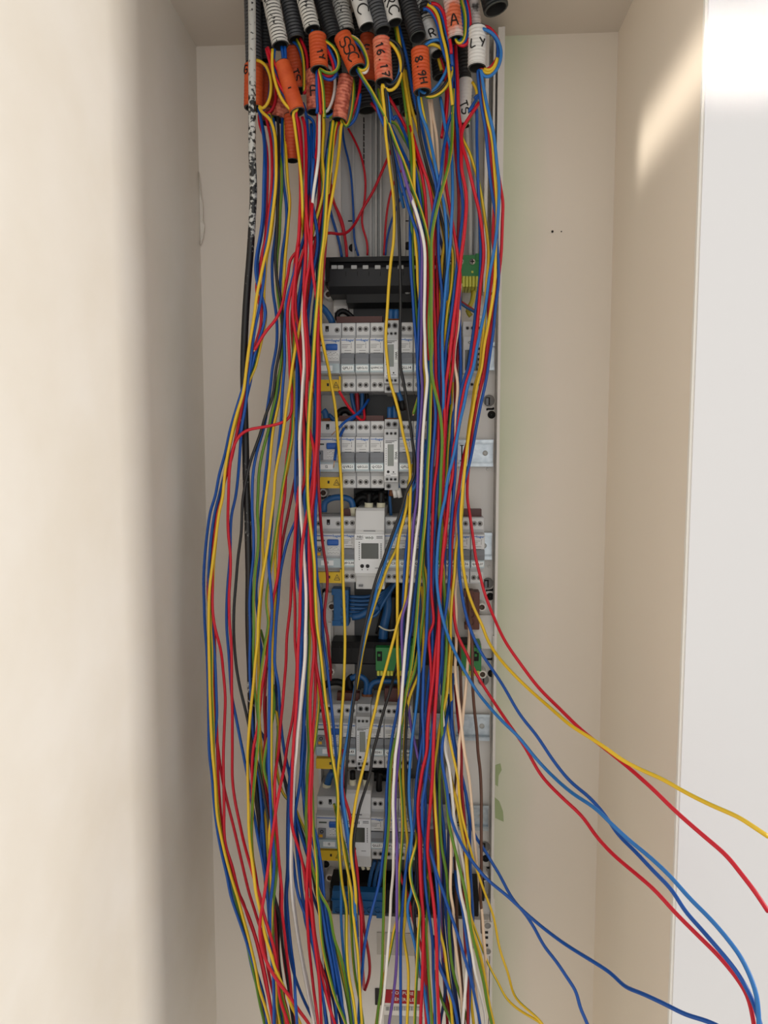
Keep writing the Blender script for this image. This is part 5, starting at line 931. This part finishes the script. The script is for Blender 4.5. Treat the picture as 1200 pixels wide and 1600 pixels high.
# labels: a wire is named by its colour and its place among wires of that colour where it crosses a landmark
LEVELS = [(560, 'beside the top row of breakers'), (710, 'beside the second row of breakers'), (860, 'beside the third row of breakers'), (1150, 'beside the fourth row of breakers'),
          (1300, 'beside the fifth row of breakers'), (1500, 'beside the grey label holder'), (330, 'just above the upper black bar'), (1020, 'beside the middle black bar'), (1590, 'at the bottom edge'), (225, 'just below the sleeves'), (440, 'beside the upper black bar'), (1400, 'beside the blue neutral block'), (150, 'among the sleeves')]
SPECIAL = {'L5': 'red wire swinging out of the enclosure with a bare tip beside the black cable', 'R27': 'yellow-green wire sweeping out across the right wall to the edge', 'R26': 'upper red wire sweeping out across the right wall to the edge',
           'R25': 'deeper blue wire sweeping right beside the light blue one', 'R28': 'light blue wire sweeping right from the LY sleeve', 'R29': 'lower red wire sweeping right below the two blue ones', 'H6': 'blue wire wandering furthest right along the bottom', 'H7': 'blue wire curling down right of the lower cover',
           'H3': 'upper of two thin yellow-green wires curling out at the bottom right', 'H4': 'lower of two thin yellow-green wires curling out at the bottom right', 'A1': 'blue wire bowing furthest out on the left',
           'A8': 'red wire bending sharply left across the black cable', 'R6u': 'white wire looped round the SSC sleeve', 'F2u': 'light blue wire looped round the 16.17 sleeve', 'R2': 'black wire hanging from the 16.17 sleeve in front of the breakers', 'R1': 'yellow-green wire hanging from the 16.17 sleeve beside the black one', 'F1': 'yellow-green wire hanging alone in front of the residual current breakers',
           'R5': 'violet wire beside the white one in front of the breakers', 'G7': 'violet wire low in the bundle near the fourth row', 'R6': 'white wire running down from the SSC sleeve over the breakers', 'B11': 'front one of two white wires left of the breakers', 'B14': 'rear one of two white wires left of the breakers',
           'F6': 'dark red wire looping back beside the lower cover', 'H10': 'brown wire hanging at the right edge of the chassis', 'R7': 'yellow-green wire under the RC end, stopping at a cut end beside the second row', 'R14': 'cream wire running down the right side of the bundle',
           'D3': 'red wire crossing in front of the left bundle to the bottom', 'H1': 'front white wire low at the right', 'H2': 'rear white wire low at the right'}
for k, s_ in (('S4a', 'yellow-green wire looped round the third front orange sleeve'), ('S4b', 'blue wire looped round the third front orange sleeve'), ('S4c', 'red wire looped round the third front orange sleeve'), ('S6a', 'white wire arc right of the F sleeve'), ('S6b', 'blue wire arc right of the F sleeve'), ('S6c', 'yellow-green wire arc right of the F sleeve'),
              ('S7a', 'yellow-green wire looped round the crosshatched salmon sleeve'), ('S7b', 'red wire right of the crosshatched salmon sleeve'), ('S7c', 'blue wire right of the crosshatched salmon sleeve'), ('S2a', 'outer red wire looped left of the tilted orange sleeve'), ('S2b', 'inner red wire looped left of the tilted orange sleeve'),
              ('S2c', 'yellow-green wire looped left of the tilted orange sleeve'), ('S2d', 'blue wire looped left of the tilted orange sleeve'), ('S2e', 'left one of two short blue wires entering the tilted orange sleeve'), ('S2f', 'right one of two short blue wires entering the tilted orange sleeve'), ('S3a', 'yellow-green wire arc behind the tilted orange sleeve'), ('S3b', 'red wire arc behind the tilted orange sleeve'), ('S3c', 'blue wire arc behind the tilted orange sleeve'),
              ('S11a', 'inner blue wire looped round the sleeve lettered A'), ('S11b', 'yellow-green wire looped round the sleeve lettered A'), ('S11c', 'red wire looped round the sleeve lettered A'), ('S11d', 'outer blue wire looped round the sleeve lettered A'), ('S13a', 'outer blue wire arching over the white R sleeve'), ('S13b', 'short red wire arching over the white R sleeve'),
              ('S13c', 'yellow-green wire arching over the white R sleeve'), ('S13d', 'inner blue wire arching over the white R sleeve'), ('S13e', 'topmost red wire arching over the white R sleeve'), ('S13f', 'red wire leaving the bottom of the white R sleeve'), ('S13g', 'short yellow-green wire at the bottom of the white R sleeve'),
              ('T1', 'red wire snaking down inside the enclosure to the upper black bar'), ('T2', 'blue wire inside the enclosure ending at the upper black bar'), ('T3', 'right one of two red wires behind the bundle into the upper black bar'), ('T4', 'left one of two red wires behind the bundle into the upper black bar'), ('T5', 'blue wire beside the two red ones into the upper black bar'), ('T6', 'red wire entering the upper black bar beside a blue one'), ('T7', 'blue wire entering the upper black bar beside a red one')): SPECIAL[k] = s_
def cross(pts, y):
    for a, c in zip(pts, pts[1:]):
        if (a[1]-y)*(c[1]-y) <= 0 and a[1] != c[1]: return a[0]+(c[0]-a[0])*(y-a[1])/(c[1]-a[1])
XS = {L: {} for L, _ in LEVELS}
for id_, c, l, d, pts in RAW:
    for L, _ in LEVELS:
        x = cross(pts, L)
        if x is not None and not (L == 150 and len(pts) < 4): XS[L].setdefault(CN[c], []).append((x, id_))
for L in XS:
    for c in XS[L]: XS[L][c].sort()
def wire_label(id_, c):
    if id_ in SPECIAL: return SPECIAL[id_]
    best = None
    for L, where in LEVELS:
        a = XS[L].get(CN[c], [])
        for k, (x, i) in enumerate(a):
            if i == id_:
                n = len(a)
                if n == 1: s_, cost = 'only %s wire %s' % (CN[c], where), 0
                elif k == 0: s_, cost = 'leftmost %s wire %s' % (CN[c], where), 1
                elif k == n-1: s_, cost = 'rightmost %s wire %s' % (CN[c], where), 1
                elif k < n/2: s_, cost = '%s %s wire from left %s' % (ordinal(k+1), CN[c], where), 2+k
                else: s_, cost = '%s %s wire from right %s' % (ordinal(n-k), CN[c], where), 2+n-k-1
                cost += (.5 if L in (560, 710, 860, 1150, 1300) else 1.5)
                if best is None or cost < best[0]: best = (cost, s_)
    return best[1] if best else '%s wire in the bundle' % CN[c]
for id_, c, l, d, pts in sorted(RAW, key=lambda a: a[2]):
    pix = catmull(pts, 6); sg = 1.6
    if len(pix) > 12:
        k0, k1 = pix[0].copy(), pix[-1].copy(); pix = np.stack([smooth(pix[:, 0], sg), smooth(pix[:, 1], sg)], 1); pix[0], pix[-1] = k0, k1
    r = .0018 if id_ not in ('D5', 'F5', 'D10', 'R31', 'R21') else .0020
    if id_ in ('H3', 'H4', 'T1', 'T2', 'T6', 'T7'): r = .0014
    P3 = hang(pix, r, d, id_[0] == 'T', (l-8)*.0024, id_)
    b = MB(); b.tube(P3, r, 8, 0, PHASE.get(id_, (random.choice((.42, .47, .97, 1.04, .25, .66))+random.uniform(-.09, .09), random.uniform(.1, .5)*random.choice((1, -1)))) if c == 'Y' else None)
    o = tag(b.build('electrical_wire', WM[c]), wire_label(id_, c), 'wire', '%s wires' % CN[c])
    if id_ in ('L5', 'R7'):
        dd = (P3[-1]-P3[-2]).normalized(); e_ = MB(); e_.tube([P3[-1]-dd*.001, P3[-1]+dd*.002], .0011, 8); tag(e_.build('bare_end', copper, o), 'bare copper end')
# loose stripped wires in front of the second row
for pts, c, lab, tip in (([(530, 611), (536, 622), (545, 636), (556, 649), (565, 657), (569, 655), (569, 646), (568, 636)], 'R', 'short red wire curling up behind the second row with a stripped end', (529, 607)),
                         ([(576, 624), (568, 636), (560, 645), (548, 653), (538, 660), (530, 668)], 'B', 'upper of two short blue wires with stripped ends before the second row', (518, 680)),
                         ([(566, 640), (558, 650), (546, 659), (536, 672), (529, 688), (525, 705), (523, 719)], 'B', 'lower of two short blue wires with stripped ends before the second row', (521, 731))):
    C = catmull(np.array(pts, float), 4); Ys = np.linspace(.853 if c == 'R' else .895, .89 if c == 'R' else .846, len(C))
    W = [P(x, y, Y) for (x, y), Y in zip(C, Ys)]; b = MB(); b.tube(W, .0017, 8); o = tag(b.build('electrical_wire', WM[c]), lab, 'wire')
    e0 = W[0] if c == 'R' else W[-1]; b = MB(); b.tube([e0, P(tip[0], tip[1], Ys[0] if c == 'R' else Ys[-1])], .0006, 6); tag(b.build('bare_end', copper, o), 'bare copper end')
